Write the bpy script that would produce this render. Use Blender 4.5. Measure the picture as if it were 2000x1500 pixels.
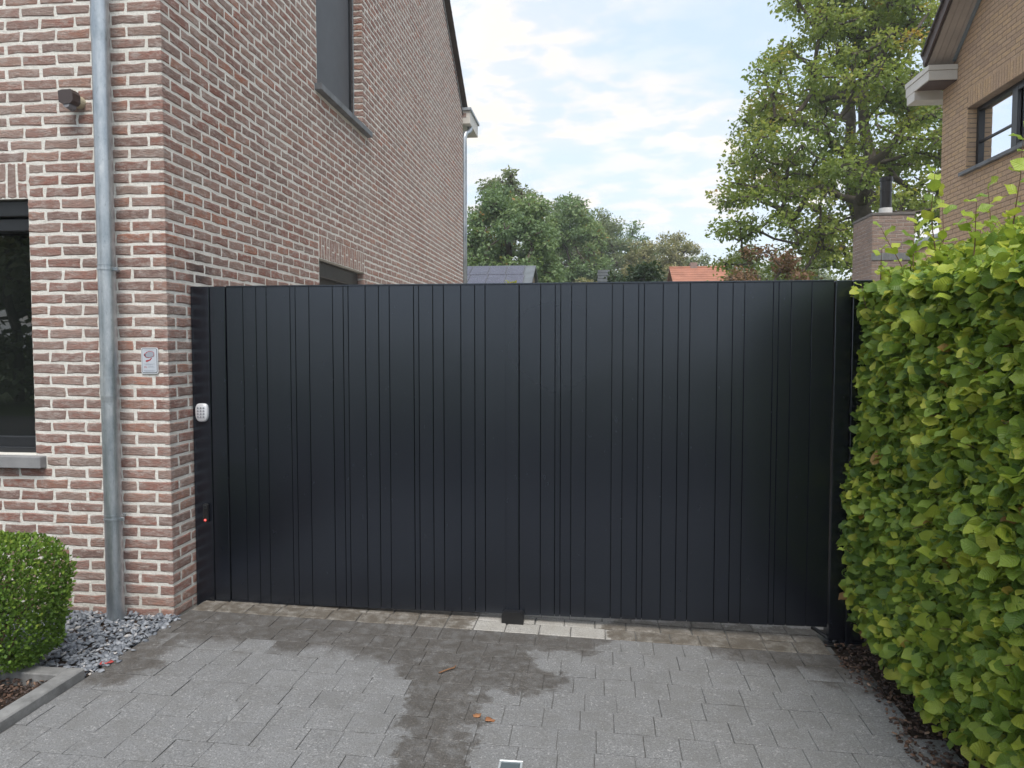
import bpy, math, random
import numpy as np
from mathutils import Vector, Matrix, noise as mnoise

# ------------------------------------------------------------------ camera, sky, sun, exposure
sc = bpy.context.scene
for o in list(bpy.data.objects):
    bpy.data.objects.remove(o)
COL = sc.collection
CAM = (2.504, -4.095, 1.599)
cd = bpy.data.cameras.new('camera'); cam = bpy.data.objects.new('camera', cd); COL.objects.link(cam)
cam.location = CAM
cam.rotation_euler = (math.radians(90) - 0.0489, 0.0, 0.1109)
cd.sensor_width = 36.0; cd.lens = 25.81; cd.clip_start = 0.05; cd.clip_end = 900
sc.camera = cam
sc.render.resolution_x, sc.render.resolution_y = 1024, 768

SUN_EL, SUN_AZ = 57.0, 166.0     # soft light from high behind the camera
world = bpy.data.worlds.new('World'); sc.world = world; world.use_nodes = True
wn, wl = world.node_tree.nodes, world.node_tree.links
wn.clear()
w_out = wn.new('ShaderNodeOutputWorld'); w_bg = wn.new('ShaderNodeBackground')
w_bg.inputs['Strength'].default_value = 0.13
sky = wn.new('ShaderNodeTexSky'); sky.sky_type = 'NISHITA'; sky.sun_disc = False
sky.sun_elevation = math.radians(SUN_EL); sky.sun_rotation = math.radians(SUN_AZ)
sky.air_density = 1.0; sky.dust_density = 1.2; sky.ozone_density = 1.0
tc = wn.new('ShaderNodeTexCoord')
sep = wn.new('ShaderNodeSeparateXYZ'); wl.new(tc.outputs['Generated'], sep.inputs[0])
def wmath(op, a, b=None, clamp=False):
    n = wn.new('ShaderNodeMath'); n.operation = op; n.use_clamp = clamp
    for i, x in enumerate((a, b)):
        if x is None: continue
        if isinstance(x, (int, float)): n.inputs[i].default_value = x
        else: wl.new(x, n.inputs[i])
    return n.outputs[0]
zz = wmath('ADD', wmath('MAXIMUM', sep.outputs['Z'], 0.0), 0.16)
comb = wn.new('ShaderNodeCombineXYZ')
wl.new(wmath('DIVIDE', sep.outputs['X'], zz), comb.inputs[0]); wl.new(wmath('DIVIDE', sep.outputs['Y'], zz), comb.inputs[1])
def wnoise(scale, det, rough, off=(0, 0, 0), dist=0.0):
    mp = wn.new('ShaderNodeMapping'); mp.inputs['Location'].default_value = off
    mp.inputs['Rotation'].default_value = (0, 0, 0.5); mp.inputs['Scale'].default_value = (1.0, 1.25, 1.0)
    wl.new(comb.outputs[0], mp.inputs[0])
    n = wn.new('ShaderNodeTexNoise'); n.inputs['Scale'].default_value = scale; n.inputs['Detail'].default_value = det
    n.inputs['Roughness'].default_value = rough; n.inputs['Distortion'].default_value = dist
    wl.new(mp.outputs[0], n.inputs['Vector']); return n.outputs['Fac']
def wramp(fac, stops):
    r = wn.new('ShaderNodeValToRGB'); wl.new(fac, r.inputs[0])
    r.color_ramp.interpolation = 'EASE'
    els = r.color_ramp.elements
    while len(els) < len(stops): els.new(0.5)
    for e, (p, c) in zip(els, stops):
        e.position = p; e.color = (c[0], c[1], c[2], 1) if isinstance(c, tuple) else (c, c, c, 1)
    return r.outputs[0]
cl_big = wramp(wnoise(0.9, 2, 0.5, (3.1, 1.7, 0)), [(0.36, 0.0), (0.64, 1.0)])
cl_small = wramp(wnoise(6.0, 5, 0.52, (0.4, 2.2, 1), 0.1), [(0.40, 0.0), (0.62, 1.0)])
cl = wmath('MULTIPLY', wmath('ADD', wmath('MULTIPLY', cl_big, 0.40), wmath('MULTIPLY', wmath('MULTIPLY', cl_small, wmath('ADD', cl_big, 0.25)), 0.75)), 0.95, True)
hazef = wramp(sep.outputs['Z'], [(0.0, 0.55), (0.30, 0.05)])
cl2 = wmath('MAXIMUM', cl, hazef)
warm = wramp(wnoise(1.6, 2, 0.5, (7.0, 5.0, 0)), [(0.38, (3.30, 3.40, 3.58)), (0.60, (3.75, 3.48, 3.20))])
mixc = wn.new('ShaderNodeMix'); mixc.data_type = 'RGBA'
# thin, high veil over the blue: lifts the clear parts to a pale blue
veil = wn.new('ShaderNodeMix'); veil.data_type = 'RGBA'; veil.inputs[0].default_value = 0.78
wl.new(sky.outputs[0], veil.inputs[6]); veil.inputs[7].default_value = (2.50, 2.98, 3.42, 1)
wl.new(cl2, mixc.inputs[0]); wl.new(veil.outputs[2], mixc.inputs[6]); wl.new(warm, mixc.inputs[7])
wl.new(mixc.outputs[2], w_bg.inputs['Color']); wl.new(w_bg.outputs[0], w_out.inputs['Surface'])

sd = bpy.data.lights.new('sun', 'SUN'); sun = bpy.data.objects.new('sun', sd); COL.objects.link(sun)
sd.energy = 1.3; sd.angle = math.radians(30); sd.color = (1.0, 0.945, 0.86)
az = math.radians(SUN_AZ); el = math.radians(SUN_EL)
sdir = Vector((math.sin(az) * math.cos(el), math.cos(az) * math.cos(el), math.sin(el)))
sun.rotation_euler = sdir.to_track_quat('Z', 'Y').to_euler()
sun.location = (0, -10, 12)
sc.view_settings.view_transform = 'Standard'; sc.view_settings.look = 'None'
sc.view_settings.exposure = 1.25; sc.view_settings.gamma = 1.0
sc.render.engine = 'CYCLES'
sc.cycles.max_bounces = 6; sc.cycles.diffuse_bounces = 3; sc.cycles.glossy_bounces = 3; sc.cycles.transmission_bounces = 3

RNG = random.Random(7)
NP = np.random.default_rng(7)

# ------------------------------------------------------------------ helpers: objects and meshes
def tag(o, label=None, cat=None, group=None, kind=None):
    if label: o['label'] = label
    if cat: o['category'] = cat
    if group: o['group'] = group
    if kind: o['kind'] = kind
    return o
def empty(name, loc=(0, 0, 0), **kw):
    o = bpy.data.objects.new(name, None); COL.objects.link(o); o.location = loc; o.empty_display_size = 0.1
    return tag(o, **kw)
def link(name, me, parent=None, matrix=None):
    o = bpy.data.objects.new(name, me); COL.objects.link(o)
    if parent is not None:
        o.parent = parent
        ploc = parent_world(parent)
        o.matrix_parent_inverse = Matrix.Translation(-ploc)
    if matrix is not None: o.matrix_basis = matrix
    return o
def parent_world(p):
    l = Vector(p.location)
    return l
class MB:
    def __init__(s): s.v = []; s.f = []; s.r = []; s.n = 0
    def add(s, V, F, r=0.5):
        V = np.asarray(V, float); k = s.n
        s.v.append(V); s.f.extend([tuple(i + k for i in f) for f in F]); s.r.append(np.full(len(V), r)); s.n += len(V)
        return s
    def box(s, a, b, r=0.5, bev=0.0):
        x0, y0, z0 = a; x1, y1, z1 = b
        if bev <= 0:
            V = [(x0,y0,z0),(x1,y0,z0),(x1,y1,z0),(x0,y1,z0),(x0,y0,z1),(x1,y0,z1),(x1,y1,z1),(x0,y1,z1)]
            return s.add(V, [(0,3,2,1),(4,5,6,7),(0,1,5,4),(1,2,6,5),(2,3,7,6),(3,0,4,7)], r)
        e = bev; V = []; idx = {}
        for i, X in enumerate((x0, x1)):
            for j, Y in enumerate((y0, y1)):
                for k, Z in enumerate((z0, z1)):
                    sx, sy, sz = (1 - 2*i), (1 - 2*j), (1 - 2*k)
                    idx[i,j,k,0] = len(V); V.append((X, Y + sy*e, Z + sz*e))
                    idx[i,j,k,1] = len(V); V.append((X + sx*e, Y, Z + sz*e))
                    idx[i,j,k,2] = len(V); V.append((X + sx*e, Y + sy*e, Z))
        F = []
        I = idx
        for q in (0, 1):
            F.append([I[q,0,0,0], I[q,1,0,0], I[q,1,1,0], I[q,0,1,0]][::(-1 if q == 0 else 1)])
            F.append([I[0,q,0,1], I[1,q,0,1], I[1,q,1,1], I[0,q,1,1]][::(1 if q == 0 else -1)])
            F.append([I[0,0,q,2], I[1,0,q,2], I[1,1,q,2], I[0,1,q,2]][::(-1 if q == 0 else 1)])
        for i in (0, 1):
            for j in (0, 1):
                F.append([I[i,j,0,0], I[i,j,1,0], I[i,j,1,1], I[i,j,0,1]][::(-1 if (i + j) % 2 else 1)])
                F.append([I[i,0,j,0], I[i,1,j,0], I[i,1,j,2], I[i,0,j,2]][::(1 if (i + j) % 2 else -1)])
                F.append([I[0,i,j,1], I[1,i,j,1], I[1,i,j,2], I[0,i,j,2]][::(-1 if (i + j) % 2 else 1)])
                for k in (0, 1):
                    F.append([I[i,j,k,0], I[i,j,k,1], I[i,j,k,2]][::(-1 if (i + j + k) % 2 else 1)])
        return s.add(V, F, r)
    def tube(s, pts, rad, n=12, r=0.5, cap=True):
        pts = [Vector(p) for p in pts]
        if isinstance(rad, (int, float)): rad = [rad] * len(pts)
        V = []; up0 = None
        for i, p in enumerate(pts):
            t = (pts[min(i+1, len(pts)-1)] - pts[max(i-1, 0)]).normalized()
            if up0 is None:
                up0 = Vector((0, 0, 1)) if abs(t.z) < 0.9 else Vector((1, 0, 0))
            a = t.cross(up0).normalized(); b = a.cross(t).normalized(); up0 = b
            for k in range(n):
                an = 2 * math.pi * k / n
                V.append(tuple(p + (a * math.cos(an) + b * math.sin(an)) * rad[i]))
        F = []
        for i in range(len(pts) - 1):
            for k in range(n):
                F.append((i*n + k, i*n + (k+1) % n, (i+1)*n + (k+1) % n, (i+1)*n + k))
        if cap:
            F.append(tuple(range(n))[::-1]); F.append(tuple((len(pts)-1)*n + k for k in range(n)))
        return s.add(V, F, r)
    def prism(s, poly, axis, t0, t1, r=0.5):
        # poly: 2D points in the plane across `axis`; extruded from t0 to t1
        def P(q, t):
            return {'x': (t, q[0], q[1]), 'y': (q[0], t, q[1]), 'z': (q[0], q[1], t)}[axis]
        n = len(poly); V = [P(q, t0) for q in poly] + [P(q, t1) for q in poly]
        F = [tuple(range(n)), tuple(range(2*n - 1, n - 1, -1))] + [(i, i + n, (i+1) % n + n, (i+1) % n) for i in range(n)]
        return s.add(V, F, r)
    def mesh(s, name, mat, smooth=False):
        me = bpy.data.meshes.new(name)
        V = np.concatenate(s.v) if s.v else np.zeros((0, 3))
        me.from_pydata(V.tolist(), [], s.f)
        if mat: me.materials.append(mat)
        at = me.attributes.new('rnd', 'FLOAT', 'POINT'); at.data.foreach_set('value', np.concatenate(s.r).astype(np.float32))
        if smooth: me.polygons.foreach_set('use_smooth', [True] * len(me.polygons))
        me.update(); return me
    def build(s, name, mat, parent=None, smooth=False, kind=None, recalc=False, **kw):
        me = s.mesh(name, mat, smooth)
        if recalc:
            import bmesh
            bm = bmesh.new(); bm.from_mesh(me); bmesh.ops.recalc_face_normals(bm, faces=bm.faces); bm.to_mesh(me); bm.free()
        o = link(name, me, parent)
        return tag(o, kind=kind, **kw)
def bake(name, T, TF, TUV, M, rnd, mat, parent=None, kind=None, smooth=True):
    """copies of leaf template(s): T list of (nv,3), M (k,4,4), all joined into one mesh"""
    k = len(M); nt = len(T); which = np.arange(k) % nt
    Vs, Fs, Rs, Us = [], [], [], []; base = 0
    for t in range(nt):
        m = M[which == t]
        if len(m) == 0: continue
        v = np.einsum('kij,nj->kni', m[:, :3, :3], T[t]) + m[:, None, :3, 3]
        nv = T[t].shape[0]
        Vs.append(v.reshape(-1, 3)); Rs.append(np.repeat(rnd[which == t], nv)); Us.append(np.tile(TUV[t], (len(m), 1)))
        f = np.array(TF[t]); Fs.append((f[None] + (base + np.arange(len(m)) * nv)[:, None, None]).reshape(-1, f.shape[1])); base += len(m) * nv
    V = np.concatenate(Vs); F = np.concatenate(Fs)
    me = bpy.data.meshes.new(name)
    n = F.shape[1]
    me.vertices.add(len(V)); me.vertices.foreach_set('co', V.astype(np.float32).ravel())
    me.loops.add(F.size); me.loops.foreach_set('vertex_index', F.astype(np.int32).ravel())
    me.polygons.add(len(F)); me.polygons.foreach_set('loop_start', (np.arange(len(F)) * n).astype(np.int32))
    me.polygons.foreach_set('loop_total', np.full(len(F), n, np.int32))
    me.update(calc_edges=True)
    at = me.attributes.new('rnd', 'FLOAT', 'POINT'); at.data.foreach_set('value', np.concatenate(Rs).astype(np.float32))
    u = me.attributes.new('luv', 'FLOAT_VECTOR', 'POINT'); u.data.foreach_set('vector', np.concatenate(Us).astype(np.float32).ravel())
    if smooth: me.polygons.foreach_set('use_smooth', np.ones(len(F), bool))
    me.materials.append(mat); me.validate()
    o = link(name, me, parent)
    if kind: o['kind'] = kind
    return o

# ------------------------------------------------------------------ helpers: materials
class NT:
    def __init__(s, name):
        s.m = bpy.data.materials.new(name); s.m.use_nodes = True
        s.t = s.m.node_tree; s.t.nodes.clear()
        s.out = s.t.nodes.new('ShaderNodeOutputMaterial')
        s.geo = s.t.nodes.new('ShaderNodeNewGeometry')
        s.P = s.geo.outputs['Position']
    def n(s, typ, **kw):
        nd = s.t.nodes.new(typ)
        for k, v in kw.items(): setattr(nd, k, v)
        return nd
    def put(s, sock, v):
        if v is None: return
        if isinstance(v, bpy.types.NodeSocket): s.t.links.new(v, sock)
        elif isinstance(v, (int, float)): sock.default_value = v
        elif len(v) == 3 and sock.type == 'RGBA': sock.default_value = (*v, 1)
        else: sock.default_value = v
    def math(s, op, a, b=None, c=None, clamp=False):
        nd = s.n('ShaderNodeMath', operation=op, use_clamp=clamp)
        for i, x in enumerate((a, b, c)): s.put(nd.inputs[i], x)
        return nd.outputs[0]
    def vm(s, op, a, b=None, scale=None):
        nd = s.n('ShaderNodeVectorMath', operation=op); s.put(nd.inputs[0], a); s.put(nd.inputs[1], b)
        if scale is not None: s.put(nd.inputs['Scale'], scale)
        return nd.outputs['Value'] if op in ('DOT_PRODUCT', 'LENGTH', 'DISTANCE') else nd.outputs[0]
    def noise(s, scale, det=3, rough=0.55, vec=None, dist=0.0, color=False):
        nd = s.n('ShaderNodeTexNoise'); s.put(nd.inputs['Vector'], vec or s.P)
        nd.inputs['Scale'].default_value = scale; nd.inputs['Detail'].default_value = det
        nd.inputs['Roughness'].default_value = rough; nd.inputs['Distortion'].default_value = dist
        return nd.outputs['Color' if color else 'Fac']
    def voro(s, scale, feat='F1', vec=None, out='Distance'):
        nd = s.n('ShaderNodeTexVoronoi', feature=feat); s.put(nd.inputs['Vector'], vec or s.P); nd.inputs['Scale'].default_value = scale
        return nd.outputs[out]
    def map(s, scale=(1, 1, 1), loc=(0, 0, 0), vec=None):
        nd = s.n('ShaderNodeMapping'); s.put(nd.inputs[0], vec or s.P)
        nd.inputs['Scale'].default_value = scale; nd.inputs['Location'].default_value = loc
        return nd.outputs[0]
    def ramp(s, fac, stops, interp='LINEAR'):
        nd = s.n('ShaderNodeValToRGB'); s.put(nd.inputs[0], fac); nd.color_ramp.interpolation = interp
        e = nd.color_ramp.elements
        while len(e) < len(stops): e.new(0.5)
        for el, (p, c) in zip(e, stops):
            el.position = p; el.color = (*c, 1) if isinstance(c, tuple) else (c, c, c, 1)
        return nd.outputs[0]
    def mix(s, f, a, b, mode='MIX'):
        nd = s.n('ShaderNodeMix', data_type='RGBA', blend_type=mode); s.put(nd.inputs[0], f); s.put(nd.inputs[6], a); s.put(nd.inputs[7], b)
        return nd.outputs[2]
    def bump(s, h, strength=0.3, dist=0.01, nrm=None):
        nd = s.n('ShaderNodeBump'); s.put(nd.inputs['Height'], h); nd.inputs['Strength'].default_value = strength; nd.inputs['Distance'].default_value = dist
        if nrm: s.put(nd.inputs['Normal'], nrm)
        return nd.outputs[0]
    def rnd_attr(s): return s.n('ShaderNodeAttribute', attribute_name='rnd').outputs['Fac']
    def rnd_obj(s): return s.n('ShaderNodeObjectInfo').outputs['Random']
    def pbr(s, base, rough=0.6, normal=None, metal=0.0, spec=0.5, emis=None, estr=0.0, trans=None, tcol=None):
        p = s.n('ShaderNodeBsdfPrincipled')
        s.put(p.inputs['Base Color'], base); s.put(p.inputs['Roughness'], rough); s.put(p.inputs['Metallic'], metal)
        s.put(p.inputs['Specular IOR Level'], spec); s.put(p.inputs['Normal'], normal)
        if emis: s.put(p.inputs['Emission Color'], emis); p.inputs['Emission Strength'].default_value = estr
        sh = p.outputs[0]
        if trans:
            t = s.n('ShaderNodeBsdfTranslucent'); s.put(t.inputs['Color'], tcol); s.put(t.inputs['Normal'], normal)
            mx = s.n('ShaderNodeMixShader'); mx.inputs[0].default_value = trans
            s.t.links.new(sh, mx.inputs[1]); s.t.links.new(t.outputs[0], mx.inputs[2]); sh = mx.outputs[0]
        s.t.links.new(sh, s.out.inputs['Surface']); return s.m

def plain(name, col, rough=0.6, metal=0.0, var=0.12, scale=8.0, bump=0.0, spec=0.5):
    t = NT(name)
    f = t.noise(scale, 4, 0.6)
    c = t.ramp(f, [(0.3, tuple(x * (1 - var) for x in col)), (0.7, tuple(min(1, x * (1 + var)) for x in col))])
    r = t.math('ADD', t.math('MULTIPLY', t.noise(scale * 2.3, 3), 0.16), rough - 0.08)
    nm = t.bump(t.noise(scale * 9, 3), bump, 0.004) if bump else None
    return t.pbr(c, r, nm, metal, spec)

def brick_mat(name, src, palette, bloom, bloom_amt, soot=False, bscale=1.0, shade=(0.315, 0.235, 0.208)):
    t = NT(name)
    r = t.rnd_attr() if src == 'attr' else t.rnd_obj()
    base = t.ramp(r, palette)
    streak = t.map((1, 1, 2.2))
    offs = t.n('ShaderNodeCombineXYZ'); t.put(offs.inputs[0], t.math('MULTIPLY', r, 31.0)); t.put(offs.inputs[2], t.math('MULTIPLY', r, 17.0))
    vec = t.vm('ADD', streak, offs.outputs[0])
    m1 = t.noise(11 * bscale, 3, 0.65, vec)
    base = t.mix(t.ramp(m1, [(0.40, 0.0), (0.60, 0.62)]), base, shade)
    m2 = t.noise(17 * bscale, 4, 0.7, t.vm('ADD', vec, (4.2, 9.1, 3.3)))
    m2 = t.math('MULTIPLY', t.ramp(m2, [(0.48, 0.0), (0.66, 1.0)]), bloom_amt)
    base = t.mix(m2, base, bloom)
    big = t.noise(0.6, 1, 0.5)
    base = t.mix(t.ramp(big, [(0.35, 0.0), (0.7, 0.22)]), base, bloom)
    fine = t.noise(170, 1, 0.6)
    base = t.mix(t.ramp(fine, [(0.58, 0.0), (0.75, 0.45)]), base, t.mix(0.5, base, (0.5, 0.42, 0.36)))
    if soot:
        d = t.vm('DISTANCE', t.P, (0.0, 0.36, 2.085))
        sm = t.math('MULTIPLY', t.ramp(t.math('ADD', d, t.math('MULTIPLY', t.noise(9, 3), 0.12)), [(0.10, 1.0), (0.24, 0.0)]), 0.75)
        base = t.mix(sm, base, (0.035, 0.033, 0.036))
    h = t.noise(42, 4, 0.75, vec)
    return t.pbr(base, 0.9, t.bump(h, 1.0, 0.014), spec=0.25)

PAL = [(0.0, (0.335, 0.150, 0.115)), (0.16, (0.265, 0.138, 0.114)), (0.34, (0.375, 0.200, 0.162)), (0.5, (0.220, 0.138, 0.120)),
       (0.66, (0.395, 0.258, 0.220)), (0.8, (0.29, 0.212, 0.182)), (0.9, (0.42, 0.185, 0.125)), (1.0, (0.35, 0.262, 0.228))]
M_BRICK_A = brick_mat('brick_field', 'attr', PAL, (0.52, 0.445, 0.415), 0.70, soot=True)
M_BRICK_O = brick_mat('brick_single', 'obj', PAL, (0.52, 0.445, 0.415), 0.66)
NPAL = [(0.0, (0.60, 0.42, 0.255)), (0.3, (0.68, 0.485, 0.30)), (0.55, (0.55, 0.39, 0.265)), (0.8, (0.64, 0.46, 0.315)), (1.0, (0.49, 0.35, 0.25))]
M_NB_A = brick_mat('neighbour_brick_field', 'attr', NPAL, (0.62, 0.47, 0.37), 0.3, shade=(0.50, 0.36, 0.26))
M_NB_O = brick_mat('neighbour_brick_single', 'obj', NPAL, (0.62, 0.47, 0.37), 0.3, shade=(0.50, 0.36, 0.26))
CPAL = [(0.0, (0.27, 0.185, 0.145)), (0.4, (0.34, 0.24, 0.19)), (0.7, (0.20, 0.155, 0.14)), (1.0, (0.32, 0.235, 0.20))]
M_CHIM = brick_mat('chimney_brick', 'attr', CPAL, (0.42, 0.36, 0.33), 0.3)

def mortar_mat():
    t = NT('mortar')
    c = t.ramp(t.noise(6, 5, 0.65), [(0.3, (0.66, 0.64, 0.595)), (0.55, (0.76, 0.745, 0.705)), (0.75, (0.82, 0.81, 0.775))])
    zlow = t.n('ShaderNodeSeparateXYZ'); t.put(zlow.inputs[0], t.P)
    damp = t.ramp(t.math('ADD', zlow.outputs[2], t.math('MULTIPLY', t.noise(5, 3), 0.3)), [(0.1, 0.6), (0.32, 0.0)])
    c = t.mix(damp, c, (0.34, 0.31, 0.26))
    c = t.mix(t.ramp(t.noise(120, 3, 0.6), [(0.55, 0.0), (0.75, 0.4)]), c, (0.36, 0.32, 0.27))
    return t.pbr(c, 0.95, t.bump(t.noise(45, 3, 0.75), 0.8, 0.01), spec=0.2)
M_MORTAR = mortar_mat()
M_NMORTAR = plain('neighbour_mortar', (0.30, 0.235, 0.185), 0.95, var=0.2, scale=10, bump=0.4, spec=0.2)
M_CMORTAR = plain('chimney_mortar', (0.40, 0.36, 0.33), 0.95, var=0.4, scale=6, bump=0.4, spec=0.2)
M_DARK = plain('dark_interior', (0.012, 0.012, 0.013), 0.9, var=0.05)

def zinc_mat():
    t = NT('zinc')
    sp = t.n('ShaderNodeSeparateXYZ'); t.put(sp.inputs[0], t.P)
    f = t.noise(9, 6, 0.7, t.map((1, 1, 0.35)))
    spots = t.noise(75, 3, 0.7, t.map((1, 1, 0.4)))
    c = t.ramp(f, [(0.32, (0.30, 0.345, 0.385)), (0.55, (0.48, 0.515, 0.55)), (0.72, (0.66, 0.68, 0.69))])
    c = t.mix(t.ramp(spots, [(0.60, 0.0), (0.70, 0.5)]), c, (0.20, 0.23, 0.26))
    return t.pbr(c, t.math('ADD', t.math('MULTIPLY', f, 0.25), 0.26), t.bump(f, 0.10, 0.01), metal=0.80)
M_ZINC = zinc_mat()

def gate_mat():
    t = NT('powder_coated_gate')
    streak = t.noise(3.2, 5, 0.6, t.map((1.0, 1.0, 0.16)))
    c = t.ramp(streak, [(0.3, (0.0024, 0.0032, 0.0066)), (0.7, (0.0034, 0.0043, 0.0082))])
    r0 = t.rnd_obj()
    c = t.mix(t.math('MULTIPLY', r0, 0.2), c, (0.0052, 0.0060, 0.0090))
    marks = t.ramp(t.noise(26, 5, 0.75, t.map((1.0, 1.0, 0.55))), [(0.67, 0.0), (0.73, 1.0)])
    rough = t.math('ADD', t.math('MULTIPLY', streak, 0.06), 0.195)
    rough = t.math('ADD', rough, t.math('MULTIPLY', marks, 0.10))
    dd = t.vm('DISTANCE', t.P, (2.27, 0.259, 1.62))
    wipe = t.ramp(t.math('ADD', dd, t.math('MULTIPLY', t.noise(5, 3), 0.16)), [(0.33, 1.0), (0.37, 0.0)])
    rough = t.math('ADD', rough, t.math('MULTIPLY', wipe, 0.035))
    zs = t.n('ShaderNodeSeparateXYZ'); t.put(zs.inputs[0], t.P)
    splash = t.math('MULTIPLY', t.ramp(zs.outputs[2], [(0.0, 1.0), (0.22, 0.0)]), t.ramp(t.noise(55, 3, 0.7), [(0.55, 0.0), (0.68, 1.0)]))
    c = t.mix(t.math('MULTIPLY', splash, 0.35), c, (0.05, 0.047, 0.043))
    rough = t.math('ADD', rough, t.math('MULTIPLY', r0, 0.03))
    soft = t.bump(t.noise(1.4, 2, 0.5), 0.10, 0.03)
    grain = t.noise(420, 1, 0.5)
    m_ = t.pbr(c, rough, t.bump(grain, 0.012, 0.003, soft), spec=0.5)
    for n_ in t.t.nodes:
        if n_.type == 'BSDF_PRINCIPLED': n_.inputs['IOR'].default_value = 1.82; n_.inputs['Specular Tint'].default_value = (0.77, 0.86, 1.0, 1)
    return m_
M_GATE = gate_mat()
M_BLACK = plain('black_plastic', (0.011, 0.011, 0.012), 0.38, var=0.1)
M_FRAME = plain('anthracite_frame', (0.018, 0.020, 0.024), 0.35, var=0.1)
M_BLIND = plain('woven_blind', (0.085, 0.093, 0.108), 0.55, var=0.06, scale=3)
M_BLIND2 = plain('dark_blind', (0.050, 0.050, 0.054), 0.45, var=0.12, scale=3)
M_STONE = plain('bluestone_sill', (0.255, 0.255, 0.265), 0.65, var=0.12, scale=9, bump=0.25)
M_STONED = plain('dark_bluestone_sill', (0.135, 0.145, 0.16), 0.5, var=0.3, scale=7, bump=0.25)
M_WHITE = plain('off_white_board', (0.62, 0.60, 0.56), 0.5, var=0.06, scale=5)
M_TAUPE = plain('taupe_soffit', (0.40, 0.35, 0.31), 0.6, var=0.1, scale=4)
M_BROWN = plain('dark_brown_board', (0.085, 0.060, 0.055), 0.55, var=0.15, scale=6)
M_TRIM = plain('blue_grey_trim', (0.20, 0.235, 0.26), 0.5, var=0.1)
M_ROOFT = plain('dark_roof_tile', (0.075, 0.062, 0.058), 0.7, var=0.3, scale=5, bump=0.3)
M_BARK = plain('bark', (0.11, 0.092, 0.075), 0.95, var=0.35, scale=5, bump=0.6, spec=0.2)
M_TWIG = plain('beech_twig', (0.17, 0.10, 0.065), 0.8, var=0.3, scale=20, spec=0.3)

def glass_mat(name, col, refl):
    t = NT(name)
    d = t.n('ShaderNodeBsdfDiffuse'); t.put(d.inputs['Color'], t.ramp(t.noise(1.3, 3), [(0.3, tuple(c * 0.7 for c in col)), (0.7, col)]))
    g = t.n('ShaderNodeBsdfGlossy'); g.inputs['Roughness'].default_value = 0.012; g.inputs['Color'].default_value = (0.95, 0.97, 1, 1)
    t.put(g.inputs['Normal'], t.bump(t.noise(1.1, 1), 0.02, 0.03))
    fr = t.n('ShaderNodeFresnel'); fr.inputs['IOR'].default_value = 1.5
    f = t.math('ADD', t.math('MULTIPLY', fr.outputs[0], 1.0), refl, clamp=True)
    mx = t.n('ShaderNodeMixShader'); t.put(mx.inputs[0], f); t.t.links.new(d.outputs[0], mx.inputs[1]); t.t.links.new(g.outputs[0], mx.inputs[2])
    t.t.links.new(mx.outputs[0], t.out.inputs[0]); return t.m
M_GLASS = glass_mat('window_glass', (0.010, 0.012, 0.011), 0.06)
M_GLASS_N = glass_mat('coated_window_glass', (0.10, 0.105, 0.11), 0.30)

def leaf_mat(name, stops, trans=0.3, veins=False, rough=0.5, src='attr', spec=0.4):
    t = NT(name)
    r = t.rnd_attr() if src == 'attr' else t.math('ADD', t.math('MULTIPLY', t.rnd_obj(), 0.72), 0.20)
    c = t.ramp(r, stops)
    nm = None
    if veins:
        luv = t.n('ShaderNodeAttribute', attribute_name='luv').outputs['Vector']
        s = t.n('ShaderNodeSeparateXYZ'); t.put(s.inputs[0], luv)
        au = t.math('ABSOLUTE', s.outputs[0])
        ph = t.math('MULTIPLY', t.math('SUBTRACT', s.outputs[1], t.math('MULTIPLY', au, 0.55)), 58.0)
        v = t.math('SINE', ph)
        mid = t.ramp(au, [(0.0, 1.0), (0.035, 0.0)])
        vl = t.math('MAXIMUM', t.ramp(v, [(0.80, 0.0), (1.0, 0.5)]), mid)
        c = t.mix(t.math('MULTIPLY', vl, 0.45), c, t.mix(0.5, c, (0.42, 0.46, 0.14)))
        blot = t.ramp(t.noise(30, 4, 0.6), [(0.58, 0.0), (0.74, 0.22)])
        c = t.mix(blot, c, t.mix(0.6, c, (0.30, 0.24, 0.05)))
        nm = t.bump(t.math('ADD', v, t.math('MULTIPLY', mid, -2.0)), 0.30, 0.002)
    tc_ = t.mix(0.5, c, (0.5, 0.62, 0.05), 'MULTIPLY')
    tc_ = t.mix(0.35, c, (0.30, 0.42, 0.03))
    return t.pbr(c, rough, nm, spec=spec, trans=trans, tcol=tc_)
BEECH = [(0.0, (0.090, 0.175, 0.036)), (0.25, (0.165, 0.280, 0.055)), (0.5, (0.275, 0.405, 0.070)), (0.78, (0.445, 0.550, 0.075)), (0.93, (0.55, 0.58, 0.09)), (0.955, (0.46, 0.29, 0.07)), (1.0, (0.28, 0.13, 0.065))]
M_BEECH_A = leaf_mat('beech_leaf_mass', BEECH, 0.40, True, 0.34)
M_BEECH_O = leaf_mat('beech_leaf_single', BEECH, 0.40, True, 0.34, 'obj')
M_BOX = leaf_mat('box_leaf', [(0.0, (0.06, 0.125, 0.025)), (0.5, (0.135, 0.235, 0.04)), (0.85, (0.235, 0.335, 0.058)), (1.0, (0.36, 0.40, 0.07))], 0.25, rough=0.55, spec=0.2)
M_OAK = leaf_mat('oak_leaf', [(0.0, (0.15, 0.215, 0.062)), (0.45, (0.26, 0.325, 0.075)), (0.8, (0.38, 0.40, 0.09)), (0.93, (0.42, 0.32, 0.065)), (1.0, (0.46, 0.25, 0.06))], 0.5)
M_CHEST = leaf_mat('chestnut_leaf', [(0.0, (0.115, 0.185, 0.095)), (0.5, (0.185, 0.275, 0.125)), (0.95, (0.26, 0.335, 0.14)), (1.0, (0.40, 0.21, 0.06))], 0.35)
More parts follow.
